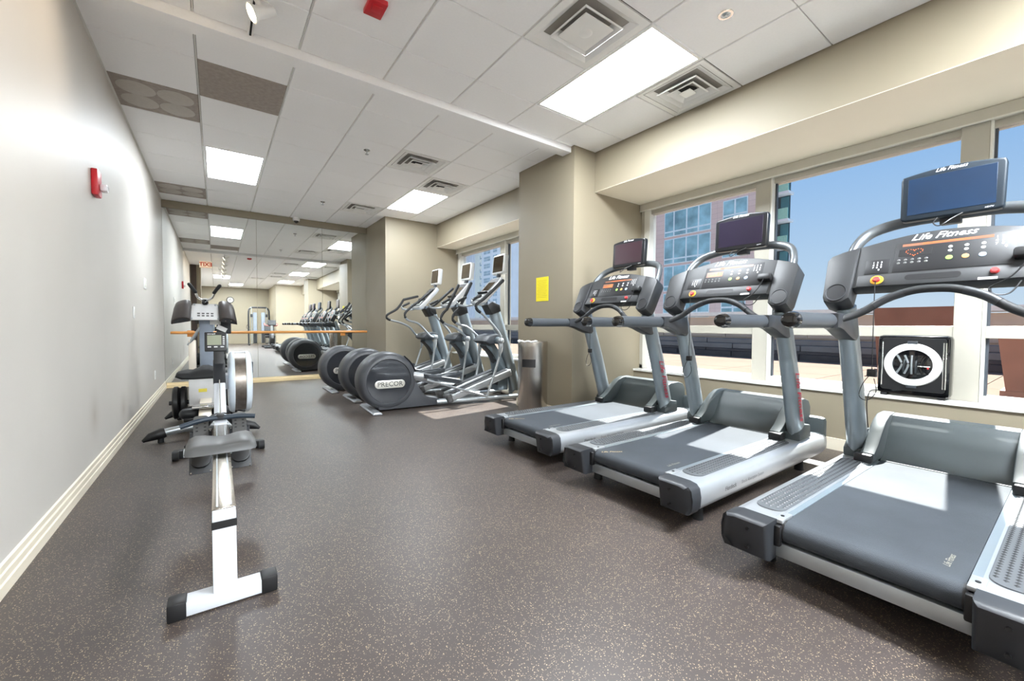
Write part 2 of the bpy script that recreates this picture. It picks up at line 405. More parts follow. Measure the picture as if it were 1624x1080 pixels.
# prism outline order for axis y is (x, z)
struct('baseboard_left', bm, 'base_cream', smooth=False, label='cream stepped baseboard along the left wall')
bm = NB(); prism(bm, [(YE - .02, 0), (YE, 0), (YE, .088), (YE - .01, .088), (YE - .012, .06), (YE - .02, .05)], 'x', LX + .018, 2.525)
struct('baseboard_end', bm, 'base_wood', smooth=False, label='pale wood baseboard under the mirror')
bm = NB()
box(bm, (4.275, -2.15, 0), (4.29, 3.335, .1)); box(bm, (3.875, 4.347, 0), (3.89, 7.5, .1)); box(bm, (3.2, 3.32, 0), (3.215, 4.36, .1)); box(bm, (3.2, 3.32, 0), (4.275, 3.335, .1))
box(bm, (2.51, 7.485, 0), (2.525, YE - .02, .1)); box(bm, (2.51, 7.485, 0), (3.875, 7.5, .1))
struct('baseboard_right', bm, 'base_cream', label='cream baseboard around the piers')

# ------------------------------------------------------------------ ceiling: tiles, runners, lamps, vents
ceil = struct('ceiling', B((LX - .12, YB - .1, ZC + .035), (4.6, YE + .12, ZC + .12)), 'plenum', label='white suspended tile ceiling')
XL = [LX] + [-.0947 + i * T for i in range(0, 6)] + [3.545]
far = [3.594] + [3.94 + k * T for k in range(0, 8)] + [YE - .035]
near = [3.38]; y = 2.9347
while y > YB: near.append(y); y -= T
near.append(YB)
blocks = [(3.215, 3.335, 9, 4.347), (2.525, 7.5, 9, 9), (3.215, -3.15, 9, -2.15), (2.4, -20, 9, -6.0), (-9, -.35, -.40, -.02)]
def sub(rects, b):
    o = []
    for x0, y0, x1, y1 in rects:
        bx0, by0, bx1, by1 = b
        if bx0 >= x1 - 1e-6 or bx1 <= x0 + 1e-6 or by0 >= y1 - 1e-6 or by1 <= y0 + 1e-6: o.append((x0, y0, x1, y1)); continue
        if by0 > y0: o.append((x0, y0, x1, by0))
        if by1 < y1: o.append((x0, by1, x1, y1))
        a, c = max(y0, by0), min(y1, by1)
        if bx0 > x0: o.append((x0, a, bx0, c))
        if bx1 < x1: o.append((bx1, a, x1, c))
    return [r for r in o if r[2] - r[0] > .008 and r[3] - r[1] > .03]
# special cells: (column 0..6, zone, row index) ; column 0 is the one along the left wall
lamps = [(1, 'f', 4, 5), (5, 'f', 4, 5), (5, 'n', 1, 2), (5, 'n', 6, 7), (5, 'n', 12, 13), (1, 'n', 11, 12), (2, 'n', 17, 18)]
vents = [(4, 'f', 2, 'B'), (5, 'f', 3, 'B'), (4, 'f', 6, 'B'), (4, 'n', 2, 'A'), (6, 'n', 2, 'B'), (4, 'n', 7, 'B'), (4, 'n', 9, 'B'), (3, 'n', 11, 'B'), (6, 'n', 8, 'B')]
grey = {(0, 'f', 2): 1, (1, 'f', 1): 0, (0, 'f', 7): 1}
skip = set()
for c, zn, a, b_ in lamps: skip |= {(c, zn, a), (c, zn, b_)}
for c, zn, a, k in vents: skip.add((c, zn, a))
tile_cache = {}
def tile_mesh(w_, h_, mt):
    k = (round(w_, 3), round(h_, 3), mt)
    if k not in tile_cache:
        bm = NB()
        a, b_ = w_ / 2 - .0075, h_ / 2 - .0035
        e = .004
        v = [bm.verts.new((sx * (a - dx), sy * (b_ - dx), z)) for z, dx in ((.02, 0), (e, 0), (0, e)) for sx, sy in ((-1, -1), (1, -1), (1, 1), (-1, 1))]
        for r_ in range(2):
            for q in range(4): bm.faces.new((v[r_ * 4 + q], v[r_ * 4 + (q + 1) % 4], v[r_ * 4 + 4 + (q + 1) % 4], v[r_ * 4 + 4 + q]))
        bm.faces.new(v[8:12]); bm.faces.new(v[0:4])
        bmesh.ops.recalc_face_normals(bm, faces=bm.faces[:])
        me = bpy.data.meshes.new('tile'); bm.to_mesh(me); bm.free(); me.materials.append(MATS[mt]); tile_cache[k] = me
    return tile_cache[k]
def cell_rect(c, zn, r_):
    if zn == 'f': return (XL[c], far[r_], XL[c + 1], far[r_ + 1])
    return (XL[c], near[r_ + 1], XL[c + 1], near[r_])
for zn, rows in (('f', far), ('n', near)):
    for r_ in range(len(rows) - 1):
        for c in range(7):
            if (c, zn, r_) in skip: continue
            rects = [cell_rect(c, zn, r_)]
            for bl in blocks: rects = sub(rects, bl)
            g = grey.get((c, zn, r_))
            for x0, y0, x1, y1 in rects:
                o = inst('tile', tile_mesh(x1 - x0, y1 - y0, 'tile_grey' if g is not None else 'tile_white'), ceil, loc=((x0 + x1) / 2, (y0 + y1) / 2, ZC))
                if g is not None:
                    o['label'] = 'grey acoustic ceiling tile'
                    if g:
                        for q in range(4):
                            bm = NB(); lathe(bm, [(0, -.0015), (.125, -.0015), (.128, 0), (.128, .001)], 24, Matrix.Translation((.13 * (1 if q % 2 else -1), .125 * (1 if q > 1 else -1), 0)))
                            obj('disc_patch', bm, 'tile_disc', o)
for x in XL[1:-1]:
    for y0, y1 in ((3.594, YE - .035), (YB, 3.38)):
        for r4 in sub([(x - .0045, y0, x + .0045, y1)], (2.525, 7.5, 9, 9)) if y1 > 7 else [(x - .0045, y0, x + .0045, y1)]:
            struct('runner', B((r4[0], r4[1], ZC + .006), (r4[2], r4[3], ZC + .03)), 'grid_white', ceil)
struct('edge_trim', B((LX, -.02, ZC - .004), (LX + .014, YE - .035, ZC + .02)), 'grid_white', ceil)
# shallow white beam across the ceiling
struct('trim_3', B((LX, 3.385, ZC - .058), (3.215, 3.52, ZC + .03), .002), 'tile_white', label='shallow white beam crossing the ceiling')
lamp_lbl = ['square-looking white ceiling lamp panel above the rowing machine end of the left aisle', 'white ceiling lamp panel above the ellipticals',
            'large white ceiling lamp panel above the treadmills, nearest the camera', 'white ceiling lamp panel behind the camera over the treadmill row, seen in the mirror',
            'white ceiling lamp panel near the back wall on the window side, seen in the mirror', 'white ceiling lamp panel beyond the track lights, seen in the mirror',
            'white ceiling lamp panel closest to the back wall, seen in the mirror']
for li, ((c, zn, a, b_), lb) in enumerate(zip(lamps, lamp_lbl)):
    r1, r2 = cell_rect(c, zn, a), cell_rect(c, zn, b_)
    x0, x1, y0, y1 = r1[0], r1[2], min(r1[1], r2[1]), max(r1[3], r2[3])
    t_ = thing('ceiling_lamp', lb, 'lamp', ((x0 + x1) / 2, (y0 + y1) / 2, ZC), 0, 'recessed ceiling lamp panels')
    hw, hh = (x1 - x0) / 2 - .01, (y1 - y0) / 2 - .006
    bm = NB(); wd = .022
    box(bm, (-hw, -hh, 0), (-hw + wd, hh, .02)); box(bm, (hw - wd, -hh, 0), (hw, hh, .02)); box(bm, (-hw + wd, -hh, 0), (hw - wd, -hh + wd, .02)); box(bm, (-hw + wd, hh - wd, 0), (hw - wd, hh, .02))
    obj('frame', bm, 'white_gloss', t_, False)
    obj('diffuser', B((-hw + wd, -hh + wd, .006), (hw - wd, hh - wd, .012)), 'diffuser_%d' % li, t_, False)
def sq_ring(bm, h0, z0, h1, z1):
    v = [bm.verts.new((sx * h, sy * h, z)) for h, z in ((h0, z0), (h1, z1)) for sx, sy in ((-1, -1), (1, -1), (1, 1), (-1, 1))]
    for q in range(4): bm.faces.new((v[q], v[(q + 1) % 4], v[4 + (q + 1) % 4], v[4 + q]))
vent_lbl = ['square white air diffuser above the ellipticals, nearest the ceiling beam', 'square white air diffuser beside the lamp above the ellipticals',
            'square white air diffuser close to the mirror wall', 'large white air diffuser with a round centre cap near the camera', 'square white air diffuser against the soffit beside the big lamp',
            'air diffuser behind the camera, first in the mirror', 'air diffuser behind the camera, second in the mirror', 'air diffuser near the clock end of the ceiling, seen in the mirror', 'air diffuser by the soffit behind the camera, seen in the mirror']
for (c, zn, a, k), lb in zip(vents, vent_lbl):
    x0, y0, x1, y1 = cell_rect(c, zn, a)
    t_ = thing('air_diffuser', lb, 'vent', ((x0 + x1) / 2, (y0 + y1) / 2, ZC), 0, 'square ceiling air diffusers')
    hw = (x1 - x0) / 2 - .008; hf = .255
    bm = NB()
    for lo, hi in (((-hw, -.297), (-hf, .297)), ((hf, -.297), (hw, .297)), ((-hf, -.297), (hf, -hf)), ((-hf, hf), (hf, .297))): box(bm, (lo[0], lo[1], 0), (hi[0], hi[1], .012))
    obj('frame', bm, 'white_gloss', t_, False)
    obj('duct', B((-.25, -.25, .028), (.25, .25, .032)), 'duct_grey', t_, False)
    obj('duct_opening', lathe(NB(), [(0, .027), (.1 if k == 'A' else .11, .027), (.1, .029)], 24, Matrix.Translation((.04, .06, 0))), 'vent_dark', t_)
    rings = ((.255, .205), (.175, .165)) if k == 'A' else ((.25, .205), (.18, .14), (.12, .085))
    for h0, h1 in rings:
        bm = NB(); sq_ring(bm, h0 - .05, .026, h0, .0 if h0 > .24 else -.014); sq_ring(bm, h0, .0 if h0 > .24 else -.014, h0 - .01, .0 if h0 > .24 else -.018); sq_ring(bm, h0 - .01, .0 if h0 > .24 else -.018, h0 - .055, .024)
        obj('louver', bm, 'white_gloss', t_, False)
    cw = .13 if k == 'A' else .05
    bm = NB(); box(bm, (-cw, -cw, -.02), (cw, cw, -.012), .003); obj('core_plate', bm, 'white_gloss', t_, False)
    if k == 'A':
        bm = NB(); lathe(bm, [(0, -.026), (.035, -.026), (.045, -.02)], 24); obj('centre_cap', bm, 'white_gloss', t_)
# smoke of small ceiling things
for i, (x, y, lb) in enumerate(((1.413, 4.812, 'chrome pendant sprinkler head above the ellipticals'), (1.418, 7.229, 'chrome pendant sprinkler head near the mirror wall'),
                                (.1, -.6, 'chrome pendant sprinkler head behind the camera'))):
    t_ = thing('sprinkler', lb, 'sprinkler', (x, y, ZC), 0, 'ceiling sprinkler heads')
    bm = NB(); lathe(bm, [(0, -.012), (.02, -.012), (.036, -.004), (.036, .001)], 20); obj('escutcheon', bm, 'chrome', t_)
    bm = NB(); cyl(bm, (0, 0, -.01), (0, 0, -.045), .007, 10); lathe(bm, [(0, -.05), (.018, -.05), (.02, -.046), (0, -.044)], 16); obj('nozzle', bm, 'silver', t_)
t_ = thing('concealed_sprinkler', 'recessed chrome sprinkler in the tile near the soffit', 'sprinkler', (2.651, 1.398, ZC))
bm = NB(); lathe(bm, [(.028, .004), (.03, -.004), (.044, -.004), (.046, .001)], 24); obj('escutcheon', bm, 'chrome', t_)
bm = NB(); lathe(bm, [(0, -.012), (.01, -.012), (.012, -.004), (.026, .002), (.028, .004)], 18); obj('nozzle', bm, 'silver', t_)
t_ = thing('security_camera', 'white dome security camera under the mirror header', 'camera', (1.227, 8.575, ZC))
bm = NB(); lathe(bm, [(.055, 0), (.06, -.01), (.06, -.05), (.052, -.062), (.04, -.065)], 24); obj('housing', bm, 'white_gloss', t_)
bm = NB(); lathe(bm, [(.04, -.064), (.034, -.085), (.018, -.1), (0, -.104)], 20); obj('dome', bm, 'black_gloss', t_)
t_ = thing('ceiling_strobe', 'red fire alarm strobe on the ceiling tile', 'alarm', (.83, 2.63, ZC), R(0))
bm = NB(); box(bm, (-.055, -.075, -.03), (.055, .075, 0), .006); obj('housing', bm, 'alarm_red', t_)
bm = NB(); box(bm, (-.03, -.045, -.038), (.03, .015, -.028), .004); obj('lens', bm, 'alarm_red', t_)
# track with spot heads
t_ = thing('track_light', 'white ceiling track carrying several spot heads', 'light', (.215, 0, ZC))
obj('track', B((-.018, -3.6, -.022), (.018, 3.37, 0), .002), 'white_gloss', t_)
obj('track_slot', B((-.006, -3.58, -.023), (.006, 3.372, -.0215)), 'vent_dark', t_, False)
for i, yy in enumerate((2.98, 1.9, .9, -.5, -1.6, -2.8)):
    bm = NB(); cyl(bm, (.005, yy, -.02), (.03, yy, -.06), .014, 10); tube(bm, curve([(.03, yy, -.02), (.075, yy - .02, -.03), (.09, yy, -.075)]), .004, 6); obj('stem', bm, 'white_gloss', t_)
    d = Vector((-.86, -.05, -.5)).normalized(); p = Vector((.03, yy, -.09))
    bm = NB(); tube(bm, [p - d * .085, p - d * .08, p - d * .03, p - d * .02, p + d * .02, p + d * .05, p + d * .055], [.024, .03, .031, .034, .036, .052, .054], 20); hd = obj('spot_head', bm, 'white_gloss', t_)
    bm = NB(); tube(bm, [p + d * .0555, p + d * .0575], [.046, .044], 20); obj('lamp_face', bm, 'lamp_warm', hd)
    L = bpy.data.lights.new('spot_lamp', 'SPOT'); L.energy = SPOT_W; L.color = (1, .83, .62); L.spot_size = R(95); L.spot_blend = .8; L.shadow_soft_size = .05
    lo = bpy.data.objects.new('spot_lamp', L); C.objects.link(lo); lo.parent = hd; lo.location = p + d * .07; lo.rotation_euler = d.to_track_quat('-Z', 'Y').to_euler()
t_ = thing('exit_sign', 'lit exit sign with red letters hanging from the ceiling, seen in the mirror', 'sign', (-.24, 1.5, ZC), 0)
obj('stem', cyl(NB(), (0, 0, 0), (0, 0, -.05), .012, 12), 'white_gloss', t_)
obj('sign_box', B((-.155, -.02, -.25), (.155, .02, -.05), .004), 'exit_white', t_)
text('letters', 'exit', .155, 'exit_red', t_, frame((0, .0205, -.15), (-1, 0, 0), (0, 0, 1)))
for z0 in (-.238, -.075): obj('letter_border', B((-.13, .02, z0), (.13, .0215, z0 + .009)), 'exit_red', t_, False)

# ------------------------------------------------------------------ mirror, barre, wall fittings
xs = [LX, .60, 1.68, 2.525]
for i, lb in enumerate(('left panel of the wall mirror', 'middle panel of the wall mirror', 'right panel of the wall mirror behind the ellipticals')):
    tag(obj('wall_mirror', B((xs[i] + .002, YE - .008, .09), (xs[i + 1] - .002, YE - .001, 2.903)), 'mirror', None, False), lb, 'mirror', 'wall mirror panels')
t_ = thing('ballet_barre', 'round wooden barre rail fixed across the mirror', 'rail', (0, 8.55, .905))
obj('rail', cyl(NB(), (-.6, 0, -.006), (2.49, 0, .006), .022, 20), 'wood_barre', t_)
for x in (-.35, 2.05):
    bm = NB(); box(bm, (x - .012, 0, -.03), (x + .012, .1, -.015)); box(bm, (x - .045, .1, -.075), (x + .045, .111, .03), .003); obj('bracket', bm, 'wood_barre', t_)
# left wall: strobe, switches, outlet
t_ = thing('wall_strobe', 'red fire alarm with clear strobe lens on the left wall', 'alarm', (LX, 4.08, 2.02))
obj('housing', B((0, -.065, -.09), (.035, .065, .09), .008), 'alarm_red', t_)
obj('strobe_lens', B((.035, -.02, -.05), (.075, .05, .0), .012), 'clear_lens', t_)
def plate(name, lb, cat, y, z, w_, h_, n):
    t_ = thing(name, lb, cat, (LX, y, z))
    obj('plate', B((0, -w_ / 2, -h_ / 2), (.007, w_ / 2, h_ / 2), .003), 'white_gloss', t_)
    for k in range(n):
        yy = (k - (n - 1) / 2) * .05
        obj('rocker' if name != 'power_outlet' else 'socket', B((.006, yy - .016, -.033), (.011, yy + .016, .033), .003), 'frame_white', t_)
plate('light_switch', 'white double light switch plate high on the left wall', 'switch', 6.55, 1.517, .19, .13, 2)
plate('thermostat', 'white single wall control plate on the left wall', 'switch', 5.68, 1.155, .08, .12, 1)
plate('power_outlet', 'white power outlet low on the left wall', 'outlet', 7.32, .35, .075, .12, 1)
t_ = thing('power_outlet', 'white power outlet low on the pier beside the first treadmill', 'outlet', (4.02, 3.335, .33))
obj('plate', B((-.037, -.006, -.06), (.037, 0, .06), .003), 'white_gloss', t_); obj('socket', B((-.016, -.01, -.03), (.016, -.005, .03), .002), 'frame_white', t_)
# yellow notice on the pier
t_ = thing('notice', 'bright yellow printed notice taped to the beige pier', 'paper', (3.213, 3.862, 1.49))
obj('sheet', B((-.001, -.115, -.145), (.001, .115, .145)), 'paper_yellow', t_, False)
bm = NB()
for k in range(11): box(bm, (-.0018, -.09 + .01 * (k % 3), .1 - k * .02), (-.0009, .09 - .012 * (k % 2), .104 - k * .02))
obj('print_lines', bm, 'paper_line', t_, False, kind='stuff')
# clock on the back wall
t_ = thing('wall_clock', 'round black wall clock on the back wall, seen in the mirror', 'clock', (.62, YB, 2.35))
Mk = frame((0, 0, 0), (-1, 0, 0), (0, 0, 1))
bm = NB(); lathe(bm, [(.14, .0), (.17, .0), (.17, .03), (.155, .04), (.14, .03)], 32, Mk, True); obj('rim', bm, 'black', t_)
bm = NB(); lathe(bm, [(0, .012), (.142, .012), (.142, .0)], 32, Mk); obj('dial', bm, 'white_gloss', t_)
bm = NB(); box(bm, (-.006, -.01, .013), (.006, .1, .017), 0, 2, Mk); box(bm, (-.01, -.006, .013), (.07, .006, .017), 0, 2, Mk); obj('hands', bm, 'black', t_, False)

# ------------------------------------------------------------------ windows
def window(name, wx, y0, y1, mull, lb, sill_lb):
    wdw = sempty(name, lb)
    P_ = lambda n, lo, hi, m_='frame_white', bev=.003: struct(n, B(lo, hi, bev), m_, wdw)
    P_('shade_box', (wx - .06, y0, 2.49), (wx + .03, y1, 2.573), 'shade_box')
    P_('shade_lip', (wx - .066, y0, 2.482), (wx - .05, y1, 2.494))
    P_('sill', (wx - .145, y0, .49), (wx + .06, y1, .517), 'marble')
    P_('bottom_rail', (wx - .02, y0, .517), (wx + .1, y1, .565))
    P_('head_rail', (wx + .0, y0, 2.44), (wx + .1, y1, 2.49), 'frame_grey')
    ys = sorted([y0] + list(mull) + [y1])
    P_('jamb', (wx - .02, y0, .517), (wx + .1, y0 + .05, 2.49)); P_('jamb', (wx - .02, y1 - .05, .517), (wx + .1, y1, 2.49), 'frame_grey'); P_('jamb_face', (wx - .03, y1 - .13, .517), (wx + .1, y1 - .05, 2.49))
    for m_ in mull:
        P_('mullion', (wx - .03, m_ - .07, .517), (wx + .1, m_ + .07, 2.49), 'frame_grey'); P_('mullion_edge', (wx - .035, m_ - .085, .517), (wx + .06, m_ - .07, 2.49)); P_('gasket', (wx + .03, m_ - .1, .56), (wx + .06, m_ - .085, 2.44), 'gasket', 0)
    for a, b_ in zip(ys[:-1], ys[1:]):
        a2, b2 = (a + .05 if a == y0 else a + .07), (b_ - .13 if b_ == y1 else b_ - .085)
        P_('transom', (wx - .02, a2, .975), (wx + .09, b2, 1.06), 'frame_grey')
        P_('pane', (wx + .045, a2, 1.06), (wx + .051, b2, 2.44), 'glass_clear', 0); P_('pane', (wx + .045, a2, .565), (wx + .051, b2, .975), 'glass_clear', 0)
    return wdw
window('window_1', 4.42, -2.15, 3.335, (1.90, .505, -.9), 'wide window bay behind the treadmills', '')
window('window_2', 4.02, 4.347, 7.5, (5.86,), 'window bay behind the ellipticals', '')
window('window_3', 4.42, -6.0, -3.15, (-4.6,), 'window bay near the back, seen in the mirror', '')

# ------------------------------------------------------------------ outside: terrace, parapet, buildings
TZ = .30
terr = struct('terrace', B((4.66, -60, TZ - .2), (30, 60, TZ)), 'deck_joint', label='pale paved roof terrace outside the windows')
pm = {}
bm = B((-.745, -.745, 0), (.745, .745, .012)); me = bpy.data.meshes.new('paver'); bm.to_mesh(me); bm.free(); me.materials.append(MATS['deck_pink'])
for i in range(4):
    for j in range(-4, 14): inst('paver', me, terr, loc=(5.45 + i * 1.5, j * 1.5, TZ))
pw = struct('wall_parapet', B((11.2, -20, TZ), (11.6, 60, 1.30)), 'parapet_tan', label='tan parapet wall at the terrace edge')
for j in range(-4, 20):
    struct('panel', B((11.17, j * 1.9, .8), (11.2, j * 1.9 + 1.88, 1.33)), 'parapet_tan', pw)
struct('cap', B((11.1, -20, 1.36), (11.7, 60, 1.46)), 'parapet_white', pw)
bn = thing('stone_ledge', 'grey stone block ledge along the terrace parapet', 'ledge', (10.6, 0, TZ + .012))
for r_, (z0, z1, xo, mt) in enumerate(((0, .13, 0, 'stone_dark'), (.135, .2, .05, 'stone_dark'), (.205, .33, .06, 'stone_grey'), (.335, .45, .12, 'stone_grey'))):
    bmk = B((xo, -.74, z0), (.55, .74, z1), .008); me = bpy.data.meshes.new('block'); bmk.to_mesh(me); bmk.free(); me.materials.append(MATS[mt])
    for j in range(-3, 14): inst('block', me, bn, loc=(0, j * 1.5 + (.7 if r_ % 2 else 0), 0))
def planter(loc, sx, sy, h, lb):
    t_ = thing('planter', lb, 'planter', loc)
    bm = NB(); v0 = [(-sx * .44, -sy * .44), (sx * .44, -sy * .44), (sx * .44, sy * .44), (-sx * .44, sy * .44)]
    A = [bm.verts.new((x, y, .06)) for x, y in v0]; Bt = [bm.verts.new((x / .88, y / .88, h)) for x, y in v0]; I = [bm.verts.new((x / .97, y / .97, h)) for x, y in v0]; D = [bm.verts.new((x / 1.0, y / 1.0, h - .1)) for x, y in v0]
    for P0, P1 in ((A, Bt), (Bt, I), (I, D)):
        for q in range(4): bm.faces.new((P0[q], P0[(q + 1) % 4], P1[(q + 1) % 4], P1[q]))
    bm.faces.new(A[::-1]); obj('tub', bm, 'planter_brown', t_, False)
    obj('soil', B((-sx * .44, -sy * .44, h - .12), (sx * .44, sy * .44, h - .09)), 'stone_dark', t_, False)
    obj('foot', B((-sx * .47, -sy * .47, 0), (sx * .47, sy * .47, .06)), 'planter_brown', t_, False)
planter((7.45, -.05, TZ + .012), 1.1, 1.25, .72, 'brown tapered planter box close to the right window')
planter((9.4, 1.62, TZ + .012), .9, .95, 1.07, 'brown planter box beyond the black fan by the parapet')
# red granite apartment block
def win_grid(parent, X, y0, y1, z0, z1, cols, rows, glass, frm='tower_frame', fw_=.17):
    wdw = obj('window', B((X - .06, y0, z0), (X + .1, y1, z1)), frm, parent, False)
    cols = [0] + list(cols) + [1]; rows = [0] + list(rows) + [1]
    for a, b_ in zip(cols[:-1], cols[1:]):
        for c, d in zip(rows[:-1], rows[1:]):
            ya, yb = y0 + (y1 - y0) * a, y0 + (y1 - y0) * b_; za, zb = z0 + (z1 - z0) * c, z0 + (z1 - z0) * d
            obj('pane', B((X - .075, ya + fw_ / 2, za + fw_ / 2), (X - .055, yb - fw_ / 2, zb - fw_ / 2)), glass, wdw, False)
k = 41 / 28
ab = thing('apartment_building', 'pink granite apartment block with teal windows', 'building', (0, 0, 0))
obj('wall', prism(NB(), [(41, 17.03), (56, 23.6), (56, 42), (41, 42)], 'z', -12, 30), 'facade', ab, False)
for fl in range(-2, 5):
    zo = HC + (6.7 - HC) * k + fl * 2.99
    win_grid(ab, 41, 22.6, 27.95, zo - 1.3, zo + 1.45, (.25, .5, .78), (.2,), 'teal_glass')
    win_grid(ab, 41, 19.05, 21.4, zo - .1 - 1.3, zo + 1.2, (.5,), (.42,), 'teal_glass')
    win_grid(ab, 41, 29.5, 34.5, zo - 1.3, zo + 1.45, (.25, .5, .78), (.2,), 'teal_glass')
k = 50 / 28
gt = thing('glass_tower', 'slim dark glass tower with green glass balconies', 'building', (0, 0, 0))
obj('core', prism(NB(), [(50.8, 19.2), (64, 24.4), (64, 26.0), (50.8, 20.65)], 'z', -12, 34), 'tower_dark', gt, False)
for fl in range(-5, 9):
    z = HC + (7.6 - HC) * k + fl * 2.95
    obj('balcony_slab', B((49.6, 18.95, z - .25), (51, 20.4, z)), 'concrete_pale', gt, False)
    obj('balcony_rail', B((49.6, 19.0, z), (49.7, 20.4, z + 1.15)), 'green_glass', gt, False)
    obj('window', B((50.7, 19.3, z + .1), (50.82, 20.1, z + 2.6)), 'tower_glass', gt, False)
# pale towers seen through the far bay
pt = thing('pale_tower', 'pale grey residential tower with rows of windows', 'building', (0, 0, 0))
kx = 93 / 40
def tw(y): return y * kx
obj('wall', B((93, tw(56), -20), (110, tw(65.6), 60)), 'concrete_pale', pt, False)
for r_ in range(12):
    z1 = HC + (14.9 - HC) * kx + 3 - r_ * 2.99; z0 = z1 - 2.0
    for a, b_ in ((62.6, 64.8), (60.35, 61.7), (57.2, 59.2)):
        win_grid(pt, 93, tw(a), tw(b_), z0, z1, (.5,), (.5,), 'tower_window', 'tower_frame', .12)
lt_ = thing('slab_tower', 'plain lavender grey slab tower at the edge of the far window', 'building', (0, 0, 0))
obj('wall', B((98, tw(70.6), -20), (114, tw(80), 60)), 'lavender', lt_, False)
for q in range(9): obj('fin', B((97.6, tw(71 + q), -20), (98, tw(71.15 + q), 60)), 'concrete_pale', lt_, False)
ct = thing('cream_tower', 'narrow cream tower with stacked balconies', 'building', (0, 0, 0))
obj('wall', B((96, tw(66.2), -20), (112, tw(70.2), 60)), 'concrete_cream', ct, False)
for r_ in range(14):
    z1 = HC + (14.9 - HC) * kx + 5 - r_ * 2.99
    obj('balcony', B((95.0, tw(66.4), z1 - 1.1), (96, tw(67.4), z1)), 'concrete_cream', ct, False)
    obj('window', B((95.9, tw(67.5), z1 - 1.6), (96.05, tw(68.3), z1)), 'tower_window', ct, False)

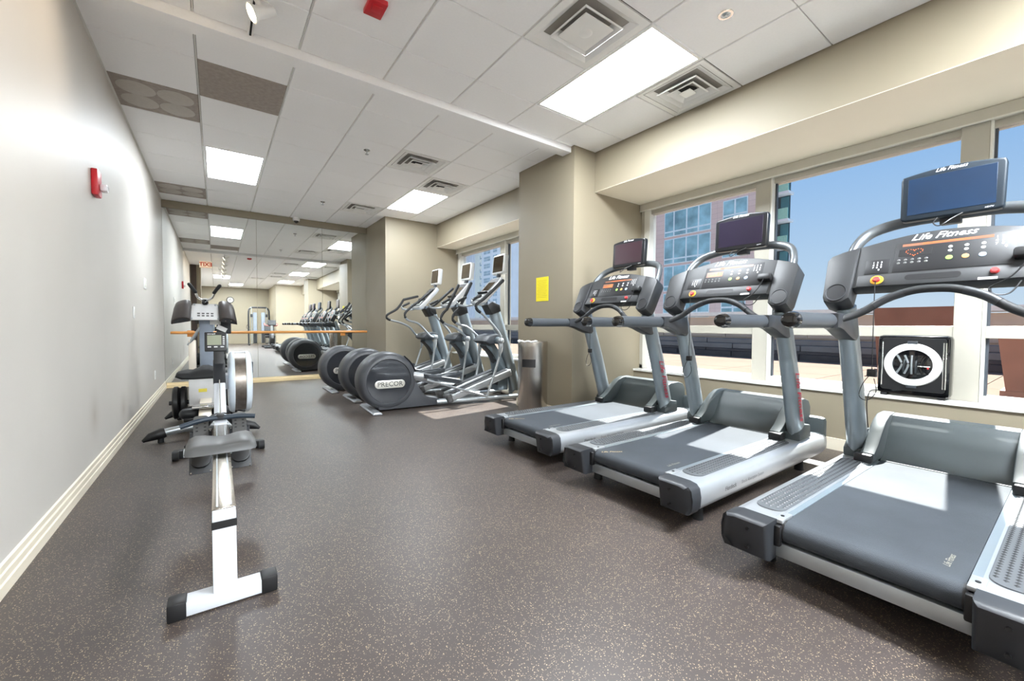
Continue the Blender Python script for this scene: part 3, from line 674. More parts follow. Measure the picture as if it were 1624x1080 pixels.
# ------------------------------------------------------------------ treadmills
def treadmill(loc, label):
    t_ = thing('treadmill', label, 'treadmill', loc, 0, 'silver and charcoal treadmills facing the windows')
    for s in (-1, 1):
        # side rail (outline in y, z lofted along x)
        prof = [(.277, .25), (.40, .25), (.435, .243), (.452, .225), (.46, .19), (.457, .14), (.44, .112), (.41, .10), (.277, .10)]
        bm = NB(); rings = []
        for x, sc in ((.098, 1), (.5, 1), (1.0, 1), (1.5, 1), (1.78, 1), (1.84, .93), (1.87, .8), (1.88, .6)):
            rings.append([bm.verts.new((x, s * (.37 + (a - .37) * sc), .175 + (b_ - .175) * sc)) for a, b_ in prof])
        for A, B_ in zip(rings[:-1], rings[1:]):
            for q in range(len(prof)): bm.faces.new((A[q], A[(q + 1) % len(prof)], B_[(q + 1) % len(prof)], B_[q]))
        bm.faces.new(rings[0]); bm.faces.new(rings[-1]); bmesh.ops.recalc_face_normals(bm, faces=bm.faces[:])
        rail = obj('side_rail', bm, 'rail_silver', t_, ang=50)
        if s < 0:
            text('lettering', 'flex', .034, 'text_dark', rail, frame((.40, -.4595, .172), (1, 0, 0), (0, .06, 1)))
            text('lettering', 'shock', .026, 'text_dark', rail, frame((.655, -.4595, .172), (1, 0, 0), (0, .06, 1)))
        # rear end cap
        bm = NB(); rings = []
        for x, sc in ((0, .86), (.008, .95), (.022, 1.0), (.09, 1.0), (.1, 1.0)):
            rings.append([bm.verts.new((x + (.022 if b_ == .10 else 0) + (.02 if a > .44 and x < .02 else 0), s * (.367 + (a + (.003 if a > .3 else -.003) - .367) * sc), .172 + (b_ + (.004 if b_ > .2 else -.006) - .172) * sc)) for a, b_ in prof])
        for A, B_ in zip(rings[:-1], rings[1:]):
            for q in range(len(prof)): bm.faces.new((A[q], A[(q + 1) % len(prof)], B_[(q + 1) % len(prof)], B_[q]))
        bm.faces.new(rings[0]); bm.faces.new(rings[-1]); bmesh.ops.recalc_face_normals(bm, faces=bm.faces[:])
        cap = obj('end_cap', bm, 'dark_plastic', t_, ang=50)
        for z in (.135, .212): obj('bolt', cyl(NB(), (-.001, s * .345, z), (.012, s * .345, z), .0065, 10), 'black', cap)
        # step pad with raised grips
        bm = NB(); o2 = [(.76 + a, s * .345 + b_) for a, b_ in round_rect(.58, .058, .05, 6)]; prism(bm, o2, 'z', .2505, .2545, .001, 1)
        pad = obj('step_pad', bm, 'pad_grey', t_)
        bm = NB()
        for r_ in range(5):
            for c in range(46):
                x = .215 + c * .0242 + (.012 if r_ % 2 else 0); yy = s * .345 + (r_ - 2) * .0225
                if abs(x - .76) > .54 and abs(r_ - 2) == 2: continue
                v = [bm.verts.new(q) for q in ((x - .0105, yy, .2546), (x, yy - .0075, .2546), (x + .0105, yy, .2546), (x, yy + .0075, .2546), (x, yy, .2590))]
                for q in range(4): bm.faces.new((v[q], v[(q + 1) % 4], v[4]))
        obj('grip_bumps', bm, 'bump_dark', pad, False, kind='stuff')
        obj('deck_strip', B((.2, s * .252, .2), (1.45, s * .278, .2475)), 'silver_paint', t_, False)
        bk = obj('roller_bracket', B((.1, s * .253, .238), (.2, s * .29, .2535), .003), 'rail_silver', t_)
        obj('bracket_block', B((.075, s * .252, .15), (.102, s * .278, .235), .006), 'black', bk)
        obj('bolt', cyl(NB(), (.15, s * .272, .252), (.15, s * .272, .256), .007, 10), 'black', bk)
        for x in (.25, 1.6): obj('foot', cyl(NB(), (x, s * .36, 0), (x, s * .36, .102), .03, 14, .022), 'rubber', t_)
        # upright
        pts = [(1.53, s * .372, .2), (1.45, s * .372, .44), (1.36, s * .372, .72), (1.25, s * .372, 1.02), (1.2, s * .372, 1.16)]
        bm = NB(); tube(bm, pts, [.05, .05, .049, .047, .045], 20, [.078, .078, .076, .072, .068], upv=(1, 0, 0)); u_ = obj('upright', bm, 'silver_paint', t_, ang=60)
        if s < 0:
            d = Vector((1.36 - 1.45, 0, .72 - .44)).normalized()
            text('lettering', 'lf', .082, 'text_red', u_, frame((1.43 - .035, -.4225, .57), -d, d.cross(Vector((0, 1, 0))) * -1))
        # handrail arm with grip end, bracket
        bm = NB(); tube(bm, [(.405, s * .37, 1.077), (.415, s * .37, 1.077), (.44, s * .37, 1.077), (.46, s * .37, 1.077)], [.018, .034, .04, .041], 18); capo = bm
        hr = obj('handrail', tube(NB(), [(.455, s * .37, 1.077), (.70, s * .37, 1.077), (.93, s * .37, 1.079)], .0375, 18, .04), 'grey_plastic', t_)
        obj('rail_tip', capo, 'black_gloss', hr)
        bm = NB(); o2 = [(.925, 1.118), (1.0, 1.122), (1.12, 1.118), (1.24, 1.13), (1.26, 1.05), (1.27, .985), (1.24, .965), (1.18, .975), (1.1, 1.0), (1.03, 1.025), (.97, 1.038), (.925, 1.04)]
        prism(bm, o2, 'y', s * .37 - .045, s * .37 + .045, .014, 2); obj('rail_bracket', bm, 'dark_plastic', t_)
        # motor cover wing and toe block
        bm = NB(); o2 = [(1.35, .252), (1.35, .305), (1.42, .345), (1.5, .415), (1.58, .472), (1.66, .5), (1.78, .502), (1.86, .48), (1.9, .43), (1.9, .14), (1.6, .14), (1.5, .252)]
        prism(bm, o2, 'y', s * .255, s * .325, .012, 2); obj('cover_wing', bm, 'cover_grey', t_, ang=30)
        obj('toe_block', B((1.315, s * .262, .25), (1.40, s * .345, .3), .008), 'black', t_)
        obj('upright_shroud', prism(NB(), [(1.42, .25), (1.42, .3), (1.5, .36), (1.6, .345), (1.62, .25)], 'y', s * .318, s * .425, .01, 2), 'cover_grey', t_)
    # belt
    o2 = [(1.55, .246), (.13, .246)] + [(.13 - .042 * math.sin(R(a)), .204 + .042 * math.cos(R(a))) for a in range(15, 180, 15)] + [(.13, .162), (1.55, .162)]
    bm = NB(); prism(bm, o2, 'y', -.25, .25); belt = obj('running_belt', bm, 'belt', t_, ang=30)
    text('lettering', 'lf', .026, 'belt_print', belt, frame((.27, -.195, .246), (1, 0, 0), (0, 1, 0)))
    text('lettering', 'lf', .03, 'text_gold', belt, frame((.16, .17, .246), (1, -.6, 0), (.6, 1, 0)))
    for yy in (-.252, .252): obj('roller_end', cyl(NB(), (.13, yy - .006, .204), (.13, yy + .006, .204), .043, 20), 'black', t_)
    obj('rear_crossbar', B((.1, -.277, .1), (.13, .277, .158), .003), 'silver', t_)
    bm = NB(); o2 = [(1.47, .25), (1.5, .262), (1.55, .305), (1.6, .375), (1.64, .44), (1.68, .462), (1.7, .492), (1.78, .5), (1.86, .478), (1.89, .43), (1.89, .14), (1.47, .14)]
    prism(bm, o2, 'y', -.256, .256); obj('motor_cover', bm, 'cover_grey', t_, ang=30)
    obj('nose', B((1.86, -.43, .1), (1.93, .43, .36), .03), 'cover_grey', t_)
    # console, in panel coordinates: right, up the panel, out of the panel
    tl = R(27)
    M = frame((1.13, 0, 1.28), (0, -1, 0), (math.sin(tl), 0, math.cos(tl)))
    top = [(.33 - .066 * q, .245 + .058 * math.cos(R(-90 + 18 * q))) for q in range(11)]
    o2 = [(-.33, -.02), (.33, -.02)] + top
    bm = NB(); prism(bm, o2, 'z', -.075, 0, .006, 2, M); con = obj('console', bm, 'console_grey', t_)
    for s in (-1, 1):
        o2 = [(s * .325, .245), (s * .325, .02), (s * .33, -.085), (s * .36, -.112), (s * .41, -.118), (s * .445, -.1), (s * .455, -.07), (s * .468, .17), (s * .45, .2), (s * .40, .222)]
        if s > 0: o2 = o2[::-1]
        bm = NB(); prism(bm, o2, 'z', -.105, .012, .012, 2, M); ear = obj('console_ear', bm, 'console_grey', t_)
        bm = NB(); lathe(bm, [(.05, .0), (.05, .006), (.046, .006), (.043, .002)], 28, M @ Matrix.Translation((s * .393, -.05, .012)) @ Matrix.Diagonal((1, 1.1, 1, 1))); obj('speaker_ring', bm, 'dark_plastic', ear)
        bm = NB(); lathe(bm, [(0, .004), (.043, .0025)], 28, M @ Matrix.Translation((s * .393, -.05, .012)) @ Matrix.Diagonal((1, 1.1, 1, 1))); obj('speaker_grille', bm, 'panel_black', ear)
    CP = lambda n, lo, hi, m_, bev=0.0: obj(n, box(NB(), lo, hi, bev, 2, M), m_, con, bev > 0)
    CP('key_panel', (-.17, .062, 0), (.245, .24, .002), 'panel_black', .0005)
    CP('side_keypad', (-.285, .062, 0), (-.185, .15, .002), 'panel_black', .0005)
    CP('lower_ledge', (-.31, -.018, 0), (.31, .052, .006), 'console_grey', .003)
    bm = NB(); prism(bm, [(-.015 + a, .022 + b_) for a, b_ in round_rect(.1, .017, .0165, 5)], 'z', .005, .0068, 0, 1, M); obj('ledge_slot', bm, 'black', con)
    CP('led_bar', (-.145, .216, .0015), (.175, .232, .0026), 'lcd_orange'); text('led_digits', 'led', .0135, 'led_orange', con, M @ Matrix.Translation((.015, .2245, .0026)))
    CP('display', (-.155, .155, .0015), (-.03, .198, .0028), 'lcd_orange')
    for q, hgt in enumerate((.012, .018, .015, .024, .02, .03, .034, .03)): CP('display_bar', (-.14 + q * .0135, .159, .0027), (-.131 + q * .0135, .159 + hgt, .0033), 'led_orange')
    text('logo', 'lf', .052, 'text_white', con, M @ Matrix.Translation((.0, .267, .0008)))
    text('number_keys', 'pad', .0185, 'text_white', con, M @ Matrix.Translation((.205, .188, .002)))
    text('number_keys', 'pad', .0155, 'text_white', con, M @ Matrix.Translation((-.235, .108, .002)))
    for x, m_ in ((.035, 'btn_green'), (.09, 'btn_orange'), (.145, 'btn_blue')): obj('button', lathe(NB(), [(0, .004), (.011, .004), (.013, .002)], 16, M @ Matrix.Translation((x, .125, .001))), m_, con)
    for x in (.035, .09, .145):
        for y in (.165, .188): obj('button', lathe(NB(), [(0, .0035), (.006, .0035), (.008, .002)], 12, M @ Matrix.Translation((x, y, .001))), 'btn_white', con)
    for q in range(5):
        for r_ in range(2): obj('button', lathe(NB(), [(0, .0032), (.005, .0032), (.007, .002)], 10, M @ Matrix.Translation((-.15 + q * .026, .115 + r_ * .018, .001))), 'text_dark', con)
    st = obj('stop_button', lathe(NB(), [(0, .016), (.013, .016), (.017, .008), (.017, .0)], 20, M @ Matrix.Translation((-.225, .018, .006))), 'btn_red', t_)
    obj('button_ring', lathe(NB(), [(.017, .004), (.026, .004), (.028, .0)], 24, M @ Matrix.Translation((-.225, .018, .006))), 'btn_yellow', st)
    obj('stop_button', lathe(NB(), [(0, .014), (.011, .014), (.015, .006), (.015, .0)], 20, M @ Matrix.Translation((.19, .026, .006))), 'btn_red', t_)
    rk = obj('rack_holder', box(NB(), (.24, .075, 0), (.325, .125, .045), .012, 2, M), 'black', t_)
    obj('holder_cord', tube(NB(), [M @ Vector(p) for p in curve([(.29, .08, .05), (.27, .02, .04), (.235, -.03, .03), (.18, -.07, .02), (.2, -.1, .01), (.24, -.09, .0), (.27, -.03, .0)])], .003, 6), 'black', rk)
    CP('serial_label', (.14, -.017, .0005), (.2, -.004, .0065), 'btn_white')
    # cross handlebar
    half = [(.945, .37, 1.083), (1.0, .335, 1.09), (1.04, .26, 1.125), (1.065, .17, 1.19), (1.078, .08, 1.228)]
    pts = half + [(1.08, 0, 1.236)] + [(x, -y, z) for x, y, z in half[::-1]]
    hb = obj('cross_handlebar', tube(NB(), curve(pts, 5), .0195, 14), 'rubber', t_)
    for s in (-1, 1): obj('pulse_grip', tube(NB(), curve([(1.052, s * .215, 1.158), (1.066, s * .165, 1.194), (1.075, s * .105, 1.22)], 5), .0203, 14), 'dark_plastic', hb)
    # screen arch and television
    pts = [(1.30, .385, 1.42), (1.35, .38, 1.51), (1.42, .33, 1.6), (1.46, .2, 1.645), (1.475, 0, 1.655), (1.46, -.2, 1.645), (1.42, -.33, 1.6), (1.35, -.38, 1.51), (1.3, -.385, 1.42)]
    obj('screen_arch', tube(NB(), curve(pts, 5), .024, 14, .03), 'arch_grey', t_)
    Mt = frame((1.385, 0, 1.765), (0, -1, 0), (.06, 0, 1))
    topc = [(.192 - .0384 * q, .118 + .02 * math.sin(math.pi * q / 10)) for q in range(11)]
    o2 = [(-.168, -.132), (.168, -.132), (.182, -.128), (.19, -.115), (.193, .1), (.186, .118)] + topc[1:-1] + [(-.186, .118), (-.193, .1), (-.19, -.115), (-.182, -.128)]
    bm = NB(); prism(bm, o2, 'z', -.05, 0, .01, 3, Mt); tv = obj('television', bm, 'bezel', t_)
    obj('screen', box(NB(), (-.162, -.1, -.002), (.162, .1, .0012), .001, 1, Mt), 'screen_purple', tv)
    text('logo', 'lf', .026, 'text_white', tv, Mt @ Matrix.Translation((-.0, .122, .0004)))
    text('logo', 'hdtv', .011, 'text_white', tv, Mt @ Matrix.Translation((.14, -.116, .0004)))
    obj('tv_mount', B((1.42, -.04, 1.6), (1.475, .04, 1.72), .006), 'dark_plastic', t_)
    obj('mount_cables', tube(NB(), curve([(1.39, .04, 1.64), (1.34, .05, 1.6), (1.3, .02, 1.575), (1.33, -.02, 1.61), (1.38, -.05, 1.64)]), .003, 6), 'black', t_)
    # safety cord with clip
    p0 = M @ Vector((-.225, .012, .02))
    cd = obj('safety_cord', tube(NB(), curve([p0, p0 + Vector((-.012, 0, -.05)), p0 + Vector((-.014, 0, -.2)), p0 + Vector((-.012, 0, -.48))]), .0022, 6), 'black', t_)
    q = p0 + Vector((-.012, 0, -.5))
    obj('clip', box(NB(), (q.x - .012, q.y - .02, q.z - .02), (q.x + .012, q.y + .02, q.z + .02), .005), 'black', cd)
    obj('cord_loop', tube(NB(), curve([q, q + Vector((0, .035, -.06)), q + Vector((0, .05, -.13)), q + Vector((0, .015, -.15)), q + Vector((0, -.02, -.1)), q + Vector((0, -.01, -.03))]), .002, 6), 'black', cd)
    return t_
t1 = treadmill((1.92, 2.66, 0), 'treadmill standing nearest the beige pier, with a dark reddish screen')
t2 = dup(t1, (1.865, 1.565, 0), 0, 'middle treadmill in the row, between the other two in view')
t3 = dup(t1, (1.76, .445, 0), 0, 'treadmill closest to the camera, its screen glowing blue')
dup(t1, (1.76, -.68, 0), 0, 'treadmill just outside the frame on the right, seen in the mirror')
dup(t1, (1.8, -1.66, 0), 0, 'treadmill furthest from the mirror, last of the row')
def tvpart(t_, nm): return [g for c in t_.children if c.name.split('.')[0] == 'television' for g in c.children if g.name.split('.')[0] == nm][0]
remat(tvpart(t1, 'screen'), 'screen_red'); remat(tvpart(t3, 'screen'), 'screen_blue'); remat(child(t3, 'television')[0], 'bezel_blue')
# heart of lit dots on the nearest treadmill
con3 = child(t3, 'console')[0]
for g in list(con3.children):
    if g.name.split('.')[0] == 'display_bar': bpy.data.objects.remove(g)
    elif g.name.split('.')[0] == 'display': remat(g, 'panel_black')
tl = R(27); M = frame((1.13, 0, 1.28), (0, -1, 0), (math.sin(tl), 0, math.cos(tl)))
bm = NB()
for q in range(22):
    a = 2 * math.pi * q / 22
    hx, hy = 16 * math.sin(a) ** 3, 13 * math.cos(a) - 5 * math.cos(2 * a) - 2 * math.cos(3 * a) - math.cos(4 * a)
    x, y = -.095 + hx * .002, .178 + hy * .0014
    box(bm, (x - .0018, y - .0018, .0028), (x + .0018, y + .0018, .0034), 0, 1, M)
obj('heart_display', bm, 'led_orange', con3, False, kind='stuff')
for g in list(child(t3, 'running_belt')[0].children):
    if g.name.split('.')[0] == 'lettering' and g.location.y > 0: bpy.data.objects.remove(g)

# ------------------------------------------------------------------ elliptical trainers
def elliptical(loc, label, right_arm, left_arm, rot, phase):
    t_ = thing('elliptical_trainer', label, 'elliptical', loc, rot, 'grey elliptical trainers in a row by the mirror')
    # rear stabiliser bar
    bm = NB(); prism(bm, [(.0, .004), (.1, .004), (.105, .016), (.085, .034), (.02, .034), (-.002, .018)], 'y', -.34, .34, .006, 2); sb = obj('rear_stabiliser', bm, 'rail_silver', t_)
    for s in (-1, 1):
        for x in (.02, .085): obj('foot_pad', cyl(NB(), (x, s * .31, 0), (x, s * .31, .008), .012, 10), 'rubber', sb)
    # drive housing: a thick round drum turned about y
    Md = Matrix.Translation((.235, 0, .365)) @ Matrix.Rotation(R(90), 4, 'X')
    pr = [(.262, -.158), (.27, -.168), (.3, -.165), (.328, -.146), (.346, -.11), (.352, -.06), (.352, .06), (.346, .11), (.328, .146), (.3, .165), (.27, .168), (.262, .158)]
    bm = NB(); lathe(bm, pr, 56, Md, True); dr = obj('drive_housing', bm, 'precor_grey', t_, ang=50)
    for s in (-1, 1):
        bm = NB(); lathe(bm, [(0, s * .158), (.262, s * .158), (.262, s * .13)], 48, Md); obj('side_cover', bm, 'precor_gloss', dr, ang=30)
        Mb = frame((.245, -s * .1585, .33), (s, 0, 0), (0, 0, 1)) if s > 0 else frame((.245, .1585, .33), (-1, 0, 0), (0, 0, 1))
        bm = NB(); prism(bm, round_rect(.182, .048, .0475, 8), 'z', 0, .008, .003, 2, Mb); bd = obj('badge', bm, 'badge', t_)
        text('lettering', 'precor', .082, 'text_dark', bd, Mb @ Matrix.Translation((0, .0, .0085)))
    bm = NB(); tube(bm, [(.235 + .356 * math.cos(R(a)), -.1, .365 + .356 * math.sin(R(a))) for a in range(8, 62, 6)], .022, 8, .008); obj('arm_slot', bm, 'black', dr)
    bm = NB(); tube(bm, [(.235 + .356 * math.cos(R(a)), .1, .365 + .356 * math.sin(R(a))) for a in range(8, 62, 6)], .022, 8, .008); obj('arm_slot', bm, 'black', dr)
    # base skirt sweeping forward
    o2 = [(.12, .02), (.9, .02), (.88, .1), (.78, .115), (.7, .15), (.62, .25), (.55, .36), (.3, .3), (.06, .2)]
    bm = NB(); prism(bm, o2, 'y', -.15, .15, .01, 2); obj('base_skirt', bm, 'precor_grey', t_)
    for s in (-1, 1): obj('base_tube', tube(NB(), [(.85, s * .13, .055), (1.5, s * .2, .05), (2.1, s * .3, .05)], .036, 14), 'silver', t_)
    fs = obj('front_stabiliser', capsule(NB(), (2.12, -.34, .05), (2.12, .34, .05), .048), 'cream_metal', t_)
    for s in (-1, 1): obj('foot_pad', cyl(NB(), (2.12, s * .3, 0), (2.12, s * .3, .012), .03, 12), 'rubber', fs)
    # ramp
    ang = math.atan2(.30, .95)
    Mr = Matrix.Translation((1.03, 0, .09)) @ Matrix.Rotation(-ang, 4, 'Y')
    for s in (-1, 1):
        bm = NB(); box(bm, (0, s * .06, -.05), (.98, s * .2, .05), .02, 3, Mr); rm = obj('ramp_rail', bm, 'rail_silver', t_)
        obj('ramp_track', box(NB(), (.03, s * .075, .045), (.93, s * .185, .06), .006, 2, Mr), 'dark_plastic', rm)
        obj('ramp_cap', box(NB(), (-.06, s * .055, -.055), (.03, s * .205, .062), .025, 3, Mr), 'seat_grey', rm)
    # front column, blade and lower box
    pts = [(2.14, 0, .03), (2.12, 0, .2), (2.05, 0, .45), (1.98, 0, .68), (1.89, 0, .95), (1.79, 0, 1.24)]
    bm = NB(); tube(bm, curve(pts, 4), .075, 18, .088, upv=(1, 0, 0)); co = obj('front_column', bm, 'silver_paint', t_, ang=60)
    obj('red_label', box(NB(), (-.035, -.055, 0), (.035, .055, .004), 0, 1, frame((1.765, 0, 1.12), (0, -1, 0), (-.33, 0, 1))), 'text_red', co)
    o2 = [(1.60, .77), (1.66, .83), (1.74, .80), (1.84, .66), (1.92, .5), (1.97, .3), (1.97, .12), (1.78, .12), (1.8, .36), (1.76, .55), (1.70, .66)]
    bm = NB(); prism(bm, o2, 'y', -.09, .09, .012, 2); obj('column_blade', bm, 'precor_blue', t_)
    obj('blade_edge', tube(NB(), curve([(1.6, 0, .76), (1.7, 0, .66), (1.77, 0, .54), (1.81, 0, .36), (1.79, 0, .2)], 5), .095, 12, .012, upv=(1, 0, 0)), 'dark_plastic', t_)
    # pivot hub
    obj('pivot_hub', capsule(NB(), (1.72, -.23, .84), (1.72, .23, .84), .05), 'precor_blue', t_)
    obj('hub_hood', prism(NB(), [(1.54, .83), (1.6, .9), (1.72, .93), (1.82, .9), (1.82, .8), (1.6, .79)], 'y', -.2, .2, .02, 2), 'grey_plastic', t_)
    # swinging arms, lower rods, foot pedals
    for s, arm, ph in ((-1, right_arm, phase), (1, left_arm, 1 - phase)):
        pv = (1.72, s * .29, .84)
        a_ = obj('swing_arm', tube(NB(), curve([pv] + [(x, s * .29, z) for x, z in arm[:-1]], 5), .0175, 12), 'silver', t_)
        obj('hand_grip', capsule(NB(), (arm[-2][0] + .01, s * .29, arm[-2][1] + .008), (arm[-1][0], s * .29, arm[-1][1]), .0225), 'rubber', a_)
        sl_ = curve([(x, s * .29, z) for x, z in arm[:-1]], 5); obj('arm_sleeve', tube(NB(), sl_[int(len(sl_) * .48):], .0205, 12), 'rubber', a_)
        obj('pivot_cap', capsule(NB(), (1.72, s * .25, .84), (1.72, s * .3, .84), .042), 'silver', a_)
        rx, rz = (1.51, .09) if ph < .5 else (1.62, .13)
        obj('lower_rod', tube(NB(), curve([pv, (1.70, s * .29, .62), (rx, s * .29, rz)], 4), [.03] * 4 + [.016] * 5, 12), 'silver', t_)
        px, pz, tl_ = (.66, .40, -.20) if ph < .5 else (.86, .30, .10)
        obj('link_rod', tube(NB(), [(px, s * .29, pz - .03), (rx, s * .29, rz)], .016, 12), 'silver', t_)
        obj('crank_arm', tube(NB(), [(.52, s * .12, .42), (px + .08, s * .2, pz - .02)], .03, 10, .05), 'rail_silver', t_)
        Mp = Matrix.Translation((px, s * .2, pz + .01)) @ Matrix.Rotation(-tl_ if ph < .5 else -tl_, 4, 'Y')
        bm = NB(); prism(bm, [(a + .25, b_) for a, b_ in round_rect(.25, .085, .06, 5)], 'z', -.03, .0, .006, 2, Mp); pd = obj('foot_pedal', bm, 'grey_plastic', t_)
        bm = NB(); tube(bm, [Mp @ Vector((a + .25, b_, .01)) for a, b_ in round_rect(.245, .082, .058, 5)], .014, 8, .022, closed=True); obj('pedal_rim', bm, 'grey_plastic', pd)
        for q in range(6): obj('tread_rib', box(NB(), (.06 + q * .065, -.06, 0), (.085 + q * .065, .06, .006), 0, 1, Mp), 'dark_plastic', pd)
    # console neck, console and screen
    obj('console_neck', prism(NB(), [(1.7, 1.2), (1.84, 1.25), (1.82, 1.34), (1.7, 1.38), (1.62, 1.33)], 'y', -.1, .1, .01, 2), 'black', t_)
    obj('heart_rate_box', B((1.63, -.09, 1.31), (1.76, .09, 1.39), .01), 'bluegrey', t_)
    Mc = frame((1.48, 0, 1.37), (0, -1, 0), (.36, 0, .38))
    bm = NB(); prism(bm, [(-.13, 0), (.13, 0), (.165, .08), (.165, .42), (.13, .5), (-.13, .5), (-.165, .42), (-.165, .08)], 'z', -.07, 0, .012, 2, Mc); cn = obj('console', bm, 'tv_silver', t_)
    obj('console_face', prism(NB(), [(-.115, .02), (.115, .02), (.145, .09), (.145, .41), (.115, .48), (-.115, .48), (-.145, .41), (-.145, .09)], 'z', 0, .003, 0, 1, Mc), 'precor_grey', cn)
    obj('reading_rack', box(NB(), (-.13, .17, .003), (.13, .19, .035), .005, 2, Mc), 'black', cn)
    obj('display_window', box(NB(), (-.1, .22, .003), (.1, .4, .0045), 0, 1, Mc), 'tv_screen', cn)
    for q in range(3): obj('key_row', box(NB(), (-.08, .05 + q * .035, .003), (.08, .072 + q * .035, .006), .002, 1, Mc), 'btn_white', cn)
    Mt = frame((1.845, 0, 1.925), (0, -1, 0), (.1, 0, 1))
    bm = NB(); prism(bm, round_rect(.16, .142, .03, 5), 'z', -.075, 0, .014, 3, Mt); tv = obj('television', bm, 'tv_silver', t_)
    obj('screen', box(NB(), (-.135, -.11, -.001), (.135, .12, .002), .001, 1, Mt), 'tv_screen', tv)
    obj('tv_neck', tube(NB(), [(1.85, 0, 1.74), (1.87, 0, 1.82)], .03, 12), 'grey_plastic', t_)
    for s in (-1, 1):
        hf = obj('fixed_handle', tube(NB(), curve([(1.58, s * .1, 1.36), (1.48, s * .2, 1.33), (1.36, s * .225, 1.33), (1.305, s * .225, 1.36), (1.33, s * .225, 1.40)], 5), .0165, 10), 'silver', t_)
        obj('grip', capsule(NB(), (1.32, s * .225, 1.385), (1.44, s * .225, 1.445), .02), 'rubber', hf)
    return t_
armA = [(1.71, .92), (1.60, 1.05), (1.45, 1.19), (1.36, 1.25), (1.345, 1.32), (1.44, 1.39), (1.75, 1.66)]
armB = [(1.62, .865), (1.41, 1.07), (1.22, 1.13), (1.165, 1.235), (1.285, 1.36), (1.40, 1.44), (1.66, 1.655)]
armC = [(1.6, .875), (1.476, 1.01), (1.311, 1.089), (1.086, 1.149), (1.065, 1.226), (1.247, 1.34), (1.361, 1.502), (1.63, 1.578)]
armD = [(1.66, .9), (1.5, 1.02), (1.36, 1.06), (1.27, 1.13), (1.30, 1.22), (1.36, 1.28), (1.56, 1.66)]
elliptical((1.46, 5.06, 0), 'elliptical trainer nearest the treadmills, its whole round housing in view', armA, armD, R(-3), 0)
elliptical((1.48, 5.98, 0), 'middle elliptical trainer of the three', armD, armA, R(-1), 1)
elliptical((1.40, 6.95, 0), 'elliptical trainer closest to the mirror wall', armB, armC, 0, 1)

# ------------------------------------------------------------------ rowing machine
rw = thing('rowing_machine', 'white and steel rowing machine with grey seat along the left wall', 'rower', (.013, 1.85, 0))
def foot_bar(nm, y, hw, capw):
    f = obj(nm, B((-hw + capw * .8, y - .032, .006), (hw - capw * .8, y + .032, .058), .003), 'rower_white', rw)
    for s in (-1, 1): obj('end_cap', B((s * (hw - capw), y - .036, 0), (s * hw, y + .036, .064), .006), 'black', f)
foot_bar('rear_foot', 0, .168, .055)
bm = NB(); prism(bm, [(-.03, .055), (.03, .055), (.055, .335), (-.005, .335)], 'x', -.037, .037, .003, 2); obj('rear_leg', bm, 'rower_white', rw)
obj('leg_band', B((-.039, -.012, .285), (.039, .058, .312)), 'black', rw)
# monorail with a grooved steel top
obj('monorail', B((-.036, .0, .318), (.036, 1.62, .352), .003), 'rower_white', rw)
mr = obj('rail_top', B((-.037, .0, .352), (.037, 1.6, .357), .002), 'alu_rail', rw)
for s in (-1, 1): obj('rail_groove', B((s * .018, .02, .3565), (s * .024, 1.58, .3585)), 'silver', mr, False)
# seat: saddle outline in x, z swept along y
sy = .9
bm = NB(); prof = [(-.155, .395), (-.15, .425), (-.12, .438), (-.08, .436), (-.035, .424), (0, .42), (.035, .424), (.08, .436), (.12, .438), (.15, .425), (.155, .395), (.12, .386), (-.12, .386)]
rings = []
for yy, sc, dz in ((-.125, .95, -.012), (-.11, 1, -.004), (-.06, 1, 0), (0, .97, 0), (.06, .95, .004), (.1, .92, 0), (.115, .86, -.008)):
    rings.append([bm.verts.new((x * sc, sy + yy + (.03 * math.cos(x * 18) if yy < -.1 else 0) - .02, .405 + (z + dz - .405) * (1 if abs(yy) < .1 else .85) - .008)) for x, z in prof])
for A, B_ in zip(rings[:-1], rings[1:]):
    for q in range(len(prof)): bm.faces.new((A[q], A[(q + 1) % len(prof)], B_[(q + 1) % len(prof)], B_[q]))
bm.faces.new(rings[0]); bm.faces.new(rings[-1]); bmesh.ops.recalc_face_normals(bm, faces=bm.faces[:])
st = obj('seat', bm, 'seat_grey', rw, ang=60)
obj('seat_carriage', B((-.045, sy - .1, .345), (.045, sy + .09, .382), .004), 'silver', st)
